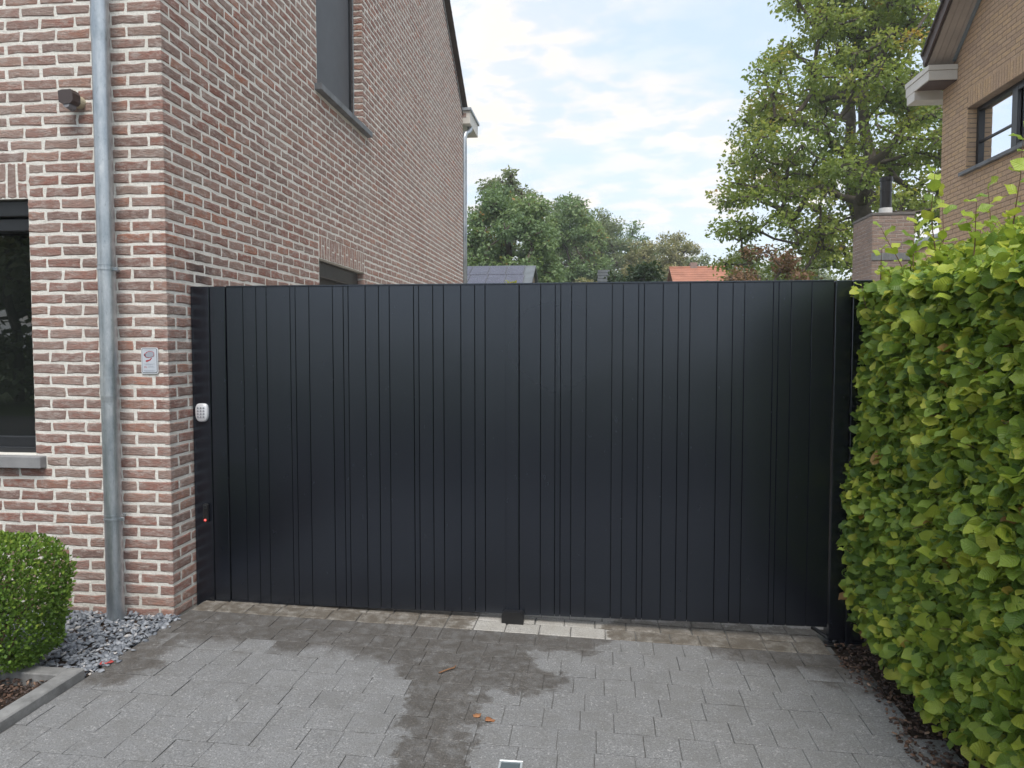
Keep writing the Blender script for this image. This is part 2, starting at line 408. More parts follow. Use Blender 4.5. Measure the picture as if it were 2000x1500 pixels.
M_WOODL = leaf_mat('wood_leaf', [(0.0, (0.165, 0.205, 0.120)), (0.5, (0.23, 0.275, 0.145)), (0.85, (0.30, 0.315, 0.155)), (1.0, (0.35, 0.27, 0.12))], 0.35)
M_OLIVE = leaf_mat('olive_leaf', [(0.0, (0.22, 0.225, 0.125)), (0.5, (0.285, 0.28, 0.14)), (1.0, (0.34, 0.29, 0.14))], 0.35)
M_DKLEAF = leaf_mat('dark_leaf', [(0.0, (0.014, 0.036, 0.014)), (0.6, (0.030, 0.062, 0.022)), (1.0, (0.062, 0.10, 0.03))], 0.15)
M_BROWNL = leaf_mat('copper_leaf', [(0.0, (0.12, 0.055, 0.035)), (0.5, (0.21, 0.11, 0.065)), (1.0, (0.26, 0.17, 0.09))], 0.25)

# ------------------------------------------------------------------ ground levels
TILT = -0.028
def gz(x): return TILT * max(x, 0.0)
def plane_grid(name, x0, x1, y0, y1, mat, dz=0.0, kind='structure', step=None):
    mb = MB()
    xs = sorted({x0, x1} | {x for x in (0.0,) if x0 < x < x1} | ({4.2} if x0 < 4.2 < x1 else set()))
    for a, b in zip(xs[:-1], xs[1:]):
        za, zb = gz(min(a, 4.2)) + dz, gz(min(b, 4.2)) + dz
        mb.add([(a, y0, za), (b, y0, zb), (b, y1, zb), (a, y1, za)], [(0, 1, 2, 3)])
    return mb.build(name, mat, None, kind=kind)

def wet_nodes(t, caps):
    """0..1 mask of the wet marks on the drive, with ragged edges"""
    wob = t.vm('SUBTRACT', t.noise(7, 3, 0.65, color=True), (0.5, 0.5, 0.5))
    p = t.vm('MULTIPLY', t.vm('ADD', t.P, t.vm('SCALE', wob, scale=0.30)), (1, 1, 0))
    p = t.vm('ADD', p, t.vm('MULTIPLY', t.vm('SUBTRACT', t.noise(38, 3, 0.75, color=True), (0.5, 0.5, 0.5)), (0.13, 0.13, 0.0)))
    best = None
    for a, b, r, soft in caps:
        A = Vector((*a, 0)); B = Vector((*b, 0)); ba = B - A
        pa = t.vm('SUBTRACT', p, tuple(A))
        h = t.math('DIVIDE', t.vm('DOT_PRODUCT', pa, tuple(ba)), ba.length_squared, clamp=True)
        d = t.vm('LENGTH', t.vm('SUBTRACT', pa, t.vm('SCALE', tuple(ba), scale=h)))
        m = t.n('ShaderNodeMapRange', clamp=True, interpolation_type='SMOOTHSTEP')
        t.put(m.inputs[0], d); m.inputs[1].default_value = r + soft; m.inputs[2].default_value = r - soft; m.inputs[3].default_value = 0; m.inputs[4].default_value = 1
        best = m.outputs[0] if best is None else t.math('MAXIMUM', best, m.outputs[0])
    return best
WET_DRIVE = [((0.0, 0.20), (1.50, 0.10), 0.46, 0.26), ((1.55, 0.05), (1.82, -0.42), 0.27, 0.14), ((1.80, -0.45), (1.86, -0.95), 0.17, 0.07), ((1.86, -0.95), (1.90, -1.7), 0.135, 0.06), ((1.7, 0.0), (2.40, 0.05), 0.19, 0.09), ((2.0, -0.15), (2.2, -0.50), 0.13, 0.10), ((3.45, 0.30), (4.05, 0.0), 0.34, 0.18), ((0.05, -0.05), (0.12, -0.75), 0.15, 0.14)]
WET_THRESH = [((0.0, 0.2), (1.50, 0.17), 0.30, 0.08), ((2.85, 0.15), (4.0, 0.15), 0.30, 0.08)]
def paver_mat(name, dry, warm=False, src='obj', caps=WET_DRIVE, damp=(0.50, 0.46, 0.42)):
    t = NT(name)
    r = t.rnd_obj() if src == 'obj' else t.rnd_attr()
    c = t.ramp(r, [(0.0, tuple(x * 0.94 for x in dry)), (0.5, dry), (1.0, tuple(x * 1.05 for x in dry))])
    g = t.noise(150, 2, 0.8); g2 = t.noise(75, 2, 0.7)
    c = t.mix(t.ramp(g, [(0.38, 0.8), (0.52, 0.0)]), c, t.mix(0.70, c, (0.06, 0.06, 0.062)))
    c = t.mix(t.ramp(g2, [(0.58, 0.0), (0.70, 0.6)]), c, (0.48, 0.475, 0.47))
    patch = t.noise(2.6, 4, 0.6)
    c = t.mix(t.ramp(patch, [(0.35, 0.30), (0.65, 0.0)]), c, tuple(x * 0.72 for x in dry))
    grime = t.noise(8.5, 4, 0.7)
    c = t.mix(t.ramp(grime, [(0.42, 0.0), (0.68, 0.45)]), c, tuple(x * k_ for x, k_ in zip(dry, (0.62, 0.60, 0.56))))
    wet = wet_nodes(t, caps)
    thr = t.math('ADD', t.math('MULTIPLY', t.math('POWER', r, 4.0), 0.70), 0.24)
    m = t.n('ShaderNodeMapRange', clamp=True, interpolation_type='SMOOTHSTEP'); t.put(m.inputs[0], wet)
    t.put(m.inputs[1], t.math('SUBTRACT', thr, 0.22)); t.put(m.inputs[2], t.math('ADD', thr, 0.22)); m.inputs[3].default_value = 0; m.inputs[4].default_value = 1
    wet = t.math('MULTIPLY', m.outputs[0], t.ramp(t.noise(16, 4, 0.7), [(0.30, 0.45), (0.55, 1.0)]))
    spots = t.ramp(t.noise(24, 3, 0.5, t.map((1, 1, 0.01))), [(0.715, 0.0), (0.735, 0.8)])
    clus = t.ramp(t.noise(1.7, 2, 0.5, t.map((1, 1, 0.01), (3, 7, 0))), [(0.52, 0.0), (0.60, 1.0)])
    wet = t.math('MAXIMUM', wet, t.math('MULTIPLY', spots, clus))
    wetc = t.mix(1.0, c, damp, 'MULTIPLY')
    c = t.mix(wet, c, wetc)
    rough = t.math('SUBTRACT', 0.90, t.math('MULTIPLY', wet, 0.30))
    nm = t.bump(t.math('ADD', g, t.math('MULTIPLY', g2, 0.7)), 0.55, 0.005)
    return t.pbr(c, rough, nm, spec=0.4)
M_PAVE = paver_mat('concrete_paver', (0.238, 0.241, 0.247))
M_PAVE_A = paver_mat('concrete_paver_field', (0.238, 0.241, 0.247), src='attr')
M_THRESH = paver_mat('threshold_paver', (0.45, 0.435, 0.41), caps=WET_THRESH, damp=(0.36, 0.325, 0.285))
M_SAND = plain('joint_sand', (0.13, 0.128, 0.124), 0.95, var=0.35, scale=14, bump=0.5, spec=0.2)
M_SOIL = plain('soil', (0.045, 0.032, 0.025), 0.95, var=0.4, scale=16, bump=0.8, spec=0.2)
M_GRASS = plain('far_grass', (0.06, 0.085, 0.03), 0.95, var=0.3, scale=0.6, spec=0.2)
M_ROAD = plain('asphalt', (0.055, 0.055, 0.057), 0.9, var=0.2, scale=5, bump=0.3, spec=0.3)
M_COURT = plain('courtyard_paving', (0.46, 0.43, 0.39), 0.9, var=0.15, scale=4, bump=0.3)
M_KERB = plain('concrete_kerb', (0.215, 0.215, 0.215), 0.9, var=0.3, scale=12, bump=0.5, spec=0.3)

plane_grid('ground', -400, 400, -300, 600, M_GRASS, -0.16)
plane_grid('driveway', 0.055, 3.86, -3.7, 0.50, M_SAND, -0.0035)
plane_grid('courtyard', 0.0, 7.4, 0.50, 14.0, M_COURT, -0.012)
plane_grid('soil_bed', -4.0, 0.02, -3.7, 0.0, M_SOIL, -0.022)
plane_grid('hedge_bed', 3.86, 7.45, -3.7, 0.50, M_SOIL, -0.016)
plane_grid('road', -60, 60, -12.5, -3.7, M_ROAD, -0.10)
driveway = bpy.data.objects['driveway']

# ------------------------------------------------------------------ irregular brick or stone face
def brick_face(w, h, rs, back=0.03, jit=0.0044, inset=0.0065, drop=0.0034, bulge=0.0013):
    A = [(0, 0), (w/3, 0), (2*w/3, 0), (w, 0), (w, h/2), (w, h), (2*w/3, h), (w/3, h), (0, h), (0, h/2)]
    cx, cy = w/2, h/2
    out = [(x + rs.uniform(-jit, jit), y + rs.uniform(-jit, jit)) for x, y in A]
    V = []
    tilt = rs.uniform(-0.0008, 0.0008); off = rs.uniform(-0.0002, 0.0012)
    for x, y in out: V.append((x, y, -back))
    for x, y in out: V.append((x, y, -drop + rs.uniform(-0.001, 0.001) + off))
    for (x, y) in out:
        ix = x + (inset if x < cx - w*0.4 else -inset if x > cx + w*0.4 else 0)
        iy = y + (inset if y < cy - h*0.3 else -inset if y > cy + h*0.3 else 0)
        V.append((ix, iy, rs.uniform(-bulge, bulge) + tilt * (x - cx) / (w/2) + off))
    F = []
    for i in range(10):
        j = (i + 1) % 10
        F.append((i, j, 10 + j, 10 + i)); F.append((10 + i, 10 + j, 20 + j, 20 + i))
    q = lambda *a: tuple(20 + i for i in a)
    F += [q(9, 0, 1), q(9, 1, 7), q(9, 7, 8), q(1, 2, 6, 7), q(2, 3, 4), q(2, 4, 6), q(4, 5, 6)]
    return np.array(V), F
def frame_m(o, ua, ub, un):
    return Matrix(((ua[0], ub[0], un[0], o[0]), (ua[1], ub[1], un[1], o[1]), (ua[2], ub[2], un[2], o[2]), (0, 0, 0, 1)))
def xf(V, M):
    m = np.array(M); return V @ m[:3, :3].T + m[:3, 3]
_var = {}
def shared_face(key, w, h, mat, n=6, **kw):
    k = (key, round(w, 4), round(h, 4))
    if k not in _var:
        L = []
        for i in range(n):
            rs = random.Random(hash((round(w*1000), round(h*1000), i)) & 0xffff)
            mb = MB(); V, F = brick_face(w, h, rs, **kw); mb.add(V, F); L.append(mb.mesh(key, mat, False))
        _var[k] = L
    return RNG.choice(_var[k])

# ------------------------------------------------------------------ camera projection (to choose which pieces show largest)
def project(p):
    d = np.array(p) - np.array(CAM); yw, pt = -0.1109, 0.0489
    X = d[0]*math.cos(yw) - d[1]*math.sin(yw); Y = d[0]*math.sin(yw) + d[1]*math.cos(yw)
    D = Y*math.cos(pt) - d[2]*math.sin(pt); Vv = d[2]*math.cos(pt) + Y*math.sin(pt)
    if D < 0.1: return (-9999, -9999, D)
    return (1000 + 1433.9*X/D, 750 - 1433.9*Vv/D, D)
def in_frame(p, m=0):
    x, y, d = project(p); return -m < x < 2000 + m and -m < y < 1500 + m and d > 0

# ------------------------------------------------------------------ brick house on the left
C_, L_ = 0.0702, 0.2221
BH, JV = 0.0520, 0.0180
house = empty('brick_house', (0, 0, 0), label='red-brown brick house with pale mortar joints, left of the dark gate', cat='house')
RV = 0.105                     # reveal depth
YB, ZE = 9.93, 6.14            # rear corner, eaves
FX0 = -3.2
W_FRONT = (-2.35, -0.868, 0.948, 2.493)      # x0,x1,z0,z1
W_LOW = (11*L_, 17*L_, 1.0, 2.423)           # y0,y1,z0,z1 on the gable
W_UP = (11*L_, 17*L_, 3.985, 6.3)
def wall_panel(mb, u0, u1, z0, z1, holes, P, rd):
    us = sorted({u0, u1} | {h[0] for h in holes} | {h[1] for h in holes}); zs = sorted({z0, z1} | {h[2] for h in holes} | {h[3] for h in holes})
    for a, b in zip(us[:-1], us[1:]):
        for c, d in zip(zs[:-1], zs[1:]):
            if any(h[0] - 1e-6 <= a and b <= h[1] + 1e-6 and h[2] - 1e-6 <= c and d <= h[3] + 1e-6 for h in holes): continue
            mb.add([P(a, c, 0), P(b, c, 0), P(b, d, 0), P(a, d, 0)], [(0, 1, 2, 3)])
    for a, b, c, d in holes:
        for (p, q) in (((a, c), (a, d)), ((a, d), (b, d)), ((b, d), (b, c)), ((b, c), (a, c))):
            mb.add([P(*p, 0), P(*q, 0), P(*q, rd), P(*p, rd)], [(0, 1, 2, 3)])
core = MB(); MR = 0.0029
FP = lambda u, z, d: (u, MR + d, z)
GP = lambda u, z, d: (-MR - d, u, z)
wall_panel(core, FX0 - 4, -MR, -0.2, ZE, [W_FRONT], FP, RV + 0.10)
wall_panel(core, MR, YB, -0.2, ZE + 0.001, [W_LOW, (W_UP[0], W_UP[1], W_UP[2], ZE)], GP, RV + 0.10)
RP = math.tan(math.radians(35.3))
ridge_y = YB / 2; ridge_z = ZE + ridge_y * RP
core.add([(-MR, 0, ZE), (-MR, YB, ZE), (-MR, ridge_y, ridge_z)], [(0, 1, 2)])
core.box((FX0 - 4, 0.3, -0.2), (-0.35, YB, ZE - 0.1)); core.add([(-0.02, YB, -0.2), (FX0 - 4, YB, -0.2), (FX0 - 4, YB, ZE), (-0.02, YB, ZE)], [(0, 1, 2, 3)])
wall = core.build('wall', M_MORTAR, house, label='pale lime mortar between the bricks')

field = MB(); singles = []     # singles: (dist, w, h, matrix)
def put_brick(w, h, M, centre):
    singles.append((centre, w, h, M))
def course_z(j): return (j - 0.5) * C_
def hole_hit(u0, u1, zc, holes, lint):
    for (a, b, c, d) in holes:
        top = d + lint
        if c - 0.001 < zc < top and u1 > a + 0.004 and u0 < b - 0.004: return (a, b)
    return None
def lay_wall(umax, zmax_fn, holes, lints, starts, to_M, ctr):
    for j in range(0, 130):
        z = course_z(j)
        u = starts(j)
        while u < umax:
            u0, u1 = u, u + L_ - JV; u += L_
            zc = z + BH / 2
            segs = [(u0, u1)]
            for (a, b, c, d), lt in zip(holes, lints):
                if not (c - 0.001 < zc < d + lt): continue
                ns = []
                for s0, s1 in segs:
                    if s1 <= a or s0 >= b: ns.append((s0, s1)); continue
                    if s0 < a: ns.append((s0, a - (JV/2 if zc > d else 0)))
                    if s1 > b: ns.append((b + (JV/2 if zc > d else 0), s1))
                segs = ns
            for s0, s1 in segs:
                if s1 - s0 < 0.035: continue
                if z + BH > zmax_fn((s0 + s1)/2): continue
                put_brick(s1 - s0, BH, to_M(s0, z + (C_ - BH)/2), ctr((s0 + s1)/2, zc))
F_M = lambda u1, z: None
# front wall: u measured leftwards from the corner; local a axis runs to the right, so origin sits at x=-u1
def front_M_factory():
    def to(u0, u1, z): return frame_m((-u1, 0, z), (1, 0, 0), (0, 0, 1), (0, -1, 0))
    return to
fto = front_M_factory()
LINT = 3 * C_
for j in range(0, 66):
    z = course_z(j); zc = z + C_/2
    u = (0.1010 if j % 2 == 0 else L_)      # first brick belongs to the corner set
    while u < -FX0:
        u0, u1 = u, u + L_ - JV; u += L_
        segs = [(u0, u1)]
        a, b, c, d = -W_FRONT[1], -W_FRONT[0], W_FRONT[2], W_FRONT[3] + LINT
        if c - 0.075 < zc < d:
            aa = a - (JV*0.6 if zc > W_FRONT[3] else 0)
            if zc < c: aa = a - 0.075
            bb = b + (JV*0.6 if zc > W_FRONT[3] else 0)
            segs = [(s, min(e, aa)) for s, e in segs if s < aa] + [(max(s, bb), e) for s, e in segs if e > bb]
        for s0, s1 in segs:
            if s1 - s0 < 0.03: continue
            put_brick(round(s1 - s0, 3), BH, fto(s0, s1, z + (C_ - BH)/2), (-(s0 + s1)/2, 0, zc))
def gz_max(y): return min(ZE + min(y, YB - y) * RP - 0.02, 4.1 + 0.52*y)
GM = lambda u0, z: frame_m((0, u0, z), (0, 1, 0), (0, 0, 1), (1, 0, 0))
for j in range(0, 118):
    z = course_z(j); zc = z + C_/2
    u = (0.1010 if j % 2 == 1 else L_)
    while u < YB - 0.02:
        u0, u1 = u, min(u + L_ - JV, YB - 0.004); u += L_
        segs = [(u0, u1)]
        for (a, b, c, d), lt, sl in ((W_LOW, LINT, 0.06), (W_UP, LINT, 0.07)):
            if not (c - 0.075 < zc < d + lt): continue
            q = JV*0.6 if zc > d else (0.09 if zc < c else 0)
            if zc < c: a, b = a - 0.07 + 0.0, b + 0.16; q = 0
            segs = [(s, min(e, a - q)) for s, e in segs if s < a - q] + [(max(s, b + q), e) for s, e in segs if e > b + q]
        for s0, s1 in segs:
            if s1 - s0 < 0.03 or z + BH > gz_max((s0 + s1)/2): continue
            put_brick(round(s1 - s0, 3), BH, GM(s0, z + (C_ - BH)/2), (0, (s0 + s1)/2, zc))
# soldier lintels: alternate whole and halved bricks
def lintel(n0, n1, z0, z1, to):
    w = 0.0535; p = (n1 - n0) / round((n1 - n0) / 0.068); k = 0; u = n0
    while u < n1 - 0.03:
        ww = p - 0.0125; hh = z1 - z0 - 0.008
        if k % 2 == 0: put_brick(round(ww, 3), round(hh, 3), to(u + 0.006, z0 + 0.006)[0], to(u + ww/2, z0 + hh/2)[1])
        else:
            h1 = hh * RNG.choice((0.42, 0.56)); h1 = round(h1, 3)
            put_brick(round(ww, 3), h1, to(u + 0.006, z0 + 0.006)[0], to(u + ww/2, z0 + h1/2)[1])
            put_brick(round(ww, 3), round(hh - h1 - 0.013, 3), to(u + 0.006, z0 + 0.006 + h1 + 0.013)[0], to(u + ww/2, z0 + hh*0.75)[1])
        u += p; k += 1
lintel(W_FRONT[0], W_FRONT[1], W_FRONT[3], W_FRONT[3] + LINT, lambda u, z: (frame_m((u, 0, z), (1, 0, 0), (0, 0, 1), (0, -1, 0)), (u, 0, z)))
lintel(W_LOW[0], W_LOW[1], W_LOW[3], W_LOW[3] + LINT, lambda u, z: (frame_m((0, u, z), (0, 1, 0), (0, 0, 1), (1, 0, 0)), (0, u, z)))
# reveal bricks (jambs seen from the camera) on the gable windows' far side
for (a, b, c, d) in (W_LOW, W_UP):
    for j in range(0, 90):
        z = course_z(j); zc = z + C_/2
        if c + 0.02 < zc < min(d, 6.2):
            put_brick(RV, BH, frame_m((-RV, b - 0.005, z + (C_ - BH)/2), (1, 0, 0), (0, 0, 1), (0, -1, 0)), (-0.05, b, zc))
# corner bricks: two faces and a core, one object each
corner = []
for j in range(0, 66):
    z = course_z(j) + (C_ - BH)/2
    wf, wg = (0.1010 - JV, L_ - JV) if j % 2 == 0 else (L_ - JV, 0.1010 - JV)
    corner.append((wf, wg, z))
ncorner = sum(1 for c in corner if c[2] < 3.62)
rs = random.Random(3)
_cvar = {}
for j, (wf, wg, z) in enumerate(corner):
    key = (j % 2, rs.randrange(5))
    if key not in _cvar:
        mb = MB(); r2 = random.Random(key[0]*10 + key[1])
        V, F = brick_face(wf, BH, r2, jit=0.0018, drop=0.003); mb.add(xf(V, frame_m((-wf, 0, 0), (1, 0, 0), (0, 0, 1), (0, -1, 0))), F)
        V, F = brick_face(wg, BH, r2, jit=0.0018, drop=0.003); mb.add(xf(V, frame_m((0, 0, 0), (0, 1, 0), (0, 0, 1), (1, 0, 0))), F)
        mb.box((-wf + 0.004, 0.0022, 0.002), (-0.0022, wg - 0.004, BH - 0.002), bev=0.002)
        _cvar[key] = mb.mesh('brick', M_BRICK_O)
    o = link('brick', _cvar[key], wall, Matrix.Translation((0, 0, z)))
def vis_size(c):
    x, y, d = project(c)
    return -1 if not (-40 < x < 2040 and -30 < y < 1300) else 1.0 / d
cand = [(vis_size(s[0]) * (0.55 if abs(s[0][0]) < 0.06 and s[0][1] > 0.1 else 1.0), i) for i, s in enumerate(singles)]
cand.sort(reverse=True)
pick = set(i for v, i in cand[:300 - len(corner)] if v > 0)
for i, (c, w, h, M) in enumerate(singles):
    if i in pick:
        link('brick', shared_face('brick', w, h, M_BRICK_O), wall, M)
    else:
        V, F = brick_face(w, h, RNG); field.add(xf(V, M), F, RNG.random())
field.build('brickwork', M_BRICK_A, wall, kind='stuff')

# windows of the brick house
def window_front():
    x0, x1, z0, z1 = W_FRONT; y = RV
    f = MB(); fw = 0.062
    f.box((x0, y, z0), (x0 + fw, y + 0.07, z1), bev=0.004); f.box((x1 - 0.012, y, z0), (x1, y + 0.07, z1), bev=0.003)
    f.box((x0, y + 0.004, z1 - 0.02), (x1, y + 0.07, z1), bev=0.003); f.box((x0, y + 0.004, z0), (x1, y + 0.07, z0 + 0.10), bev=0.005)
    f.box((x0, y - 0.012, z0 + 0.0), (x1 - 0.002, y + 0.01, z0 + 0.035), bev=0.004)
    w = f.build('window', M_FRAME, house)
    b = MB(); b.box((x0 + 0.01, y - 0.075, z1 - 0.10), (x1 - 0.012, y + 0.03, z1 - 0.006), bev=0.006); b.box((x0 + 0.01, y - 0.055, z1 - 0.185), (x1 - 0.012, y + 0.03, z1 - 0.108), bev=0.006)
    b.build('blind_cassette', M_FRAME, w)
    g = MB(); g.add([(x0, y + 0.03, z0 + 0.1), (x1, y + 0.03, z0 + 0.1), (x1, y + 0.03, z1), (x0, y + 0.03, z1)], [(0, 1, 2, 3)])
    g.build('pane', M_GLASS, w)
    s = MB(); s.box((x0 - 0.07, -0.052, 0.874), (x1 + 0.066, RV + 0.04, 0.946), bev=0.004)
    s.build('sill', M_STONE, w)
window_front()
def window_gable(W, mat, sill, frame_top):
    y0, y1, z0, z1 = W; x = -RV
    f = MB()
    f.box((x - 0.07, y0, z0), (x, y0 + 0.05, z1), bev=0.004); f.box((x - 0.07, y1 - 0.055, z0), (x, y1, z1), bev=0.004)
    f.box((x - 0.066, y0, z1 - 0.05), (x - 0.003, y1, z1), bev=0.004); f.box((x - 0.066, y0, z0), (x - 0.003, y1, z0 + 0.05), bev=0.004)
    w = f.build('window', M_FRAME, house)
    b = MB(); b.box((x - 0.03, y0 + 0.045, z0 + 0.03), (x - 0.012, y1 - 0.05, z1 - 0.02)); b.build('blind', mat, w)
    g = MB(); g.box((x - 0.02, y1 - 0.105, z0 + 0.02), (x + 0.012, y1 - 0.055, z1 - 0.01), bev=0.004); g.build('guide_rail', M_FRAME, w)
    tr = MB(); tr.box((x - 0.01, y1 - 0.012, z0), (x + 0.012, y1 - 0.001, z1 - 0.002)); tr.build('sealing_strip', M_ZINC, w)
    if frame_top:
        c = MB(); c.box((x - 0.06, y0 + 0.002, z1 - 0.155), (x + 0.045, y1 - 0.05, z1 - 0.012), bev=0.006); c.build('blind_cassette', M_FRAME, w)
    if sill:
        s = MB(); s.box((-RV - 0.03, y0 - 0.055, z0 - 0.064), (0.062, y1 + 0.15, z0 - 0.004), bev=0.004); s.build('sill', M_STONED, w)
window_gable(W_LOW, M_BLIND2, True, True)
window_gable(W_UP, M_BLIND, True, False)

# roof, verge, rear gutter box, pipes
rf = MB()
ov = 0.06
def roof_slab(mb, y0, z0, y1, z1, x0, x1, th):
    n = Vector((0, -(z1 - z0), (y1 - y0))).normalized() * th
    if n.z < 0: n = -n
    V = []
    for x in (x0, x1):
        for (y, z) in ((y0, z0), (y1, z1)):
            V.append((x, y, z)); V.append((x, y + n.y, z + n.z))
    mb.add(V, [(0, 2, 3, 1), (4, 5, 7, 6), (0, 1, 5, 4), (2, 6, 7, 3), (0, 4, 6, 2), (1, 3, 7, 5)])
roof_slab(rf, YB + 0.28, ZE - 0.28*RP + 0.07, ridge_y, ridge_z + 0.07, FX0 - 4, 0.05, 0.06)
roof_slab(rf, -0.28, ZE - 0.28*RP + 0.07, ridge_y, ridge_z + 0.07, FX0 - 4, 0.05, 0.06)
roof = rf.build('roof', M_ROOFT, house, recalc=True)
vt = MB()     # overlapping verge tiles along the gable edge
n = 34
for k in range(n):
    t0 = k / n; t1 = (k + 1) / n + 0.006
    ya, yb = YB + 0.24 + (ridge_y - YB - 0.24) * t0, YB + 0.24 + (ridge_y - YB - 0.24) * t1
    za = ZE - 0.24*RP + 0.09 + (YB + 0.24 - ya) * RP; zb = ZE - 0.24*RP + 0.09 + (YB + 0.24 - yb) * RP
    roof_slab(vt, ya, za + 0.012, yb, zb, -0.10, 0.075, 0.05)
vt.build('verge_tiles', M_ROOFT, roof, recalc=True, kind='stuff')
sc_ = MB()    # brick-on-edge course under the verge
roof_slab(sc_, YB - 0.02, ZE - 0.13, ridge_y, ridge_z - 0.14, -0.05, 0.016, 0.012)
sc_.build('verge_trim', M_STONED, roof, recalc=True)
gb = MB(); gb.box((-0.12, 9.90, 5.86), (0.145, 10.85, 6.10), bev=0.006); gutter = gb.build('gutter_box', M_WHITE, house)
gt = MB(); gt.box((-0.14, 9.86, 6.10), (0.172, 10.90, 6.155), bev=0.006); gt.build('gutter_rim', M_ZINC, gutter)
gi = MB(); gi.box((-0.02, 9.893, 5.98), (0.07, 9.90, 6.06)); gi.build('gutter_brick', M_BRICK_A, gutter)
dp = MB(); dp.tube([(0.10, 10.15, 5.88), (0.10, 10.13, 5.80), (0.085, 10.08, 5.755), (0.035, 10.02, 5.71), (0.012, 10.0, 5.62), (0.012, 10.0, 4.0), (0.012, 10.0, 0.0)], 0.052, 14)
dp.build('downpipe', M_ZINC, house, smooth=True, label='zinc downpipe at the rear corner of the gable')
px_, py_ = -0.305, -0.098
pp = MB(); pp.tube([(px_, py_, 5.9), (px_, py_, 3.36)], 0.0475, 36); pp.tube([(px_, py_, 3.52), (px_, py_, 3.40), (px_, py_, 3.34), (px_, py_, 1.30)], [0.0505, 0.0505, 0.0478, 0.0478], 36)
pp.tube([(px_, py_, 1.43), (px_, py_, 1.32), (px_, py_, 1.285), (px_, py_, -0.08)], [0.0508, 0.0508, 0.0485, 0.0485], 36)
pipe = pp.build('downpipe', M_ZINC, house, smooth=False, label='weathered zinc downpipe on the front wall near the corner')
for zb in (2.055, 0.595):
    br = MB()
    br.tube([(px_, py_, zb - 0.006), (px_, py_, zb + 0.006)], 0.0525, 20); br.tube([(px_, py_, zb + 0.022), (px_, py_, zb + 0.027)], 0.051, 20)
    br.box((px_ - 0.012, py_ + 0.04, zb - 0.008), (px_ + 0.012, 0.012, zb + 0.008)); br.box((px_ + 0.048, py_ - 0.012, zb - 0.010), (px_ + 0.072, py_ + 0.002, zb + 0.010), bev=0.002)
    br.build('bracket', M_ZINC, pipe)

# ------------------------------------------------------------------ small things on the house wall
sens = empty('motion_sensor', (-0.52, 0, 3.05), label='brown motion sensor on a cream base, high on the wall left of the downpipe', cat='sensor')
M_CREAM = plain('cream_plastic', (0.55, 0.50, 0.36), 0.5, var=0.05)
M_SBROWN = plain('brown_plastic', (0.062, 0.046, 0.045), 0.42, var=0.06)
M_LENS = plain('grey_lens', (0.20, 0.20, 0.22), 0.25, var=0.05)
b = MB(); b.tube([(-0.512, 0.0, 3.04), (-0.512, -0.035, 3.04), (-0.516, -0.05, 3.04)], [0.036, 0.036, 0.031], 18); b.build('base', M_CREAM, sens, smooth=False)
b = MB()
prof = [(-0.046, 0.036), (-0.018, 0.042), (0.034, 0.042), (0.044, 0.022), (0.044, -0.020), (0.030, -0.036), (-0.016, -0.042), (-0.042, -0.028)]
b.prism([(x - 0.522, z + 3.042) for x, z in prof], 'y', -0.112, -0.045); hood = b.build('body', M_SBROWN, sens, recalc=True)
b = MB(); b.tube([(-0.520, -0.108, 3.002), (-0.520, -0.055, 2.998)], [0.020, 0.024], 14); b.build('lens', M_LENS, sens, smooth=False)

sign = empty('camera_sign', (-0.112, -0.004, 1.525), label='small white camera surveillance sign screwed to the brick beside the gate', cat='sign')
M_PLATE = plain('sign_plate', (0.60, 0.62, 0.66), 0.35, var=0.03)
M_SGREY = plain('sign_grey', (0.33, 0.36, 0.42), 0.5, var=0.03)
M_SRED = plain('sign_red', (0.38, 0.06, 0.07), 0.5, var=0.03)
M_SFACE = plain('sign_face', (0.52, 0.56, 0.62), 0.4, var=0.03)
M_SLINE = plain('sign_border', (0.055, 0.065, 0.075), 0.5, var=0.03)
def rrect(x0, x1, z0, z1, r, n=5):
    P = []
    for cx, cz, a0 in ((x1 - r, z1 - r, 0), (x0 + r, z1 - r, 90), (x0 + r, z0 + r, 180), (x1 - r, z0 + r, 270)):
        for k in range(n + 1):
            a = math.radians(a0 + 90*k/n); P.append((cx + r*math.cos(a), cz + r*math.sin(a)))
    return P
def flat(poly, y, name, mat, parent, th=0.0006):
    b = MB(); b.prism(poly, 'y', y - th, y); return b.build(name, mat, parent, recalc=True)
flat(rrect(-0.165, -0.059, 1.447, 1.602, 0.010), -0.004, 'plate', M_PLATE, sign, 0.003)
flat(rrect(-0.160, -0.064, 1.453, 1.597, 0.008), -0.0075, 'border', M_SLINE, sign)
flat(rrect(-0.1575, -0.0665, 1.4555, 1.5945, 0.007), -0.0085, 'face', M_SFACE, sign)
cam_out = [(-0.147, 1.558), (-0.143, 1.566), (-0.136, 1.568), (-0.130, 1.576), (-0.110, 1.582), (-0.088, 1.578), (-0.081, 1.570), (-0.081, 1.552), (-0.092, 1.546), (-0.118, 1.540), (-0.134, 1.543), (-0.141, 1.550)]
flat(cam_out, -0.0095, 'camera_outline', M_SRED, sign)
mx = sum(p[0] for p in cam_out)/12; mz = sum(p[1] for p in cam_out)/12
flat([(mx + (x - mx)*0.84 + 0.003, mz + (z - mz)*0.84) for x, z in cam_out], -0.0105, 'camera_body', M_SGREY, sign)
arm = [(-0.100, 1.541), (-0.094, 1.541), (-0.104, 1.527), (-0.128, 1.516), (-0.136, 1.521), (-0.133, 1.527), (-0.112, 1.531)]
flat(arm, -0.0095, 'camera_arm', M_SRED, sign)
flat(rrect(-0.141, -0.133, 1.553, 1.563, 0.0035, 3), -0.0115, 'camera_lens', M_SLINE, sign)
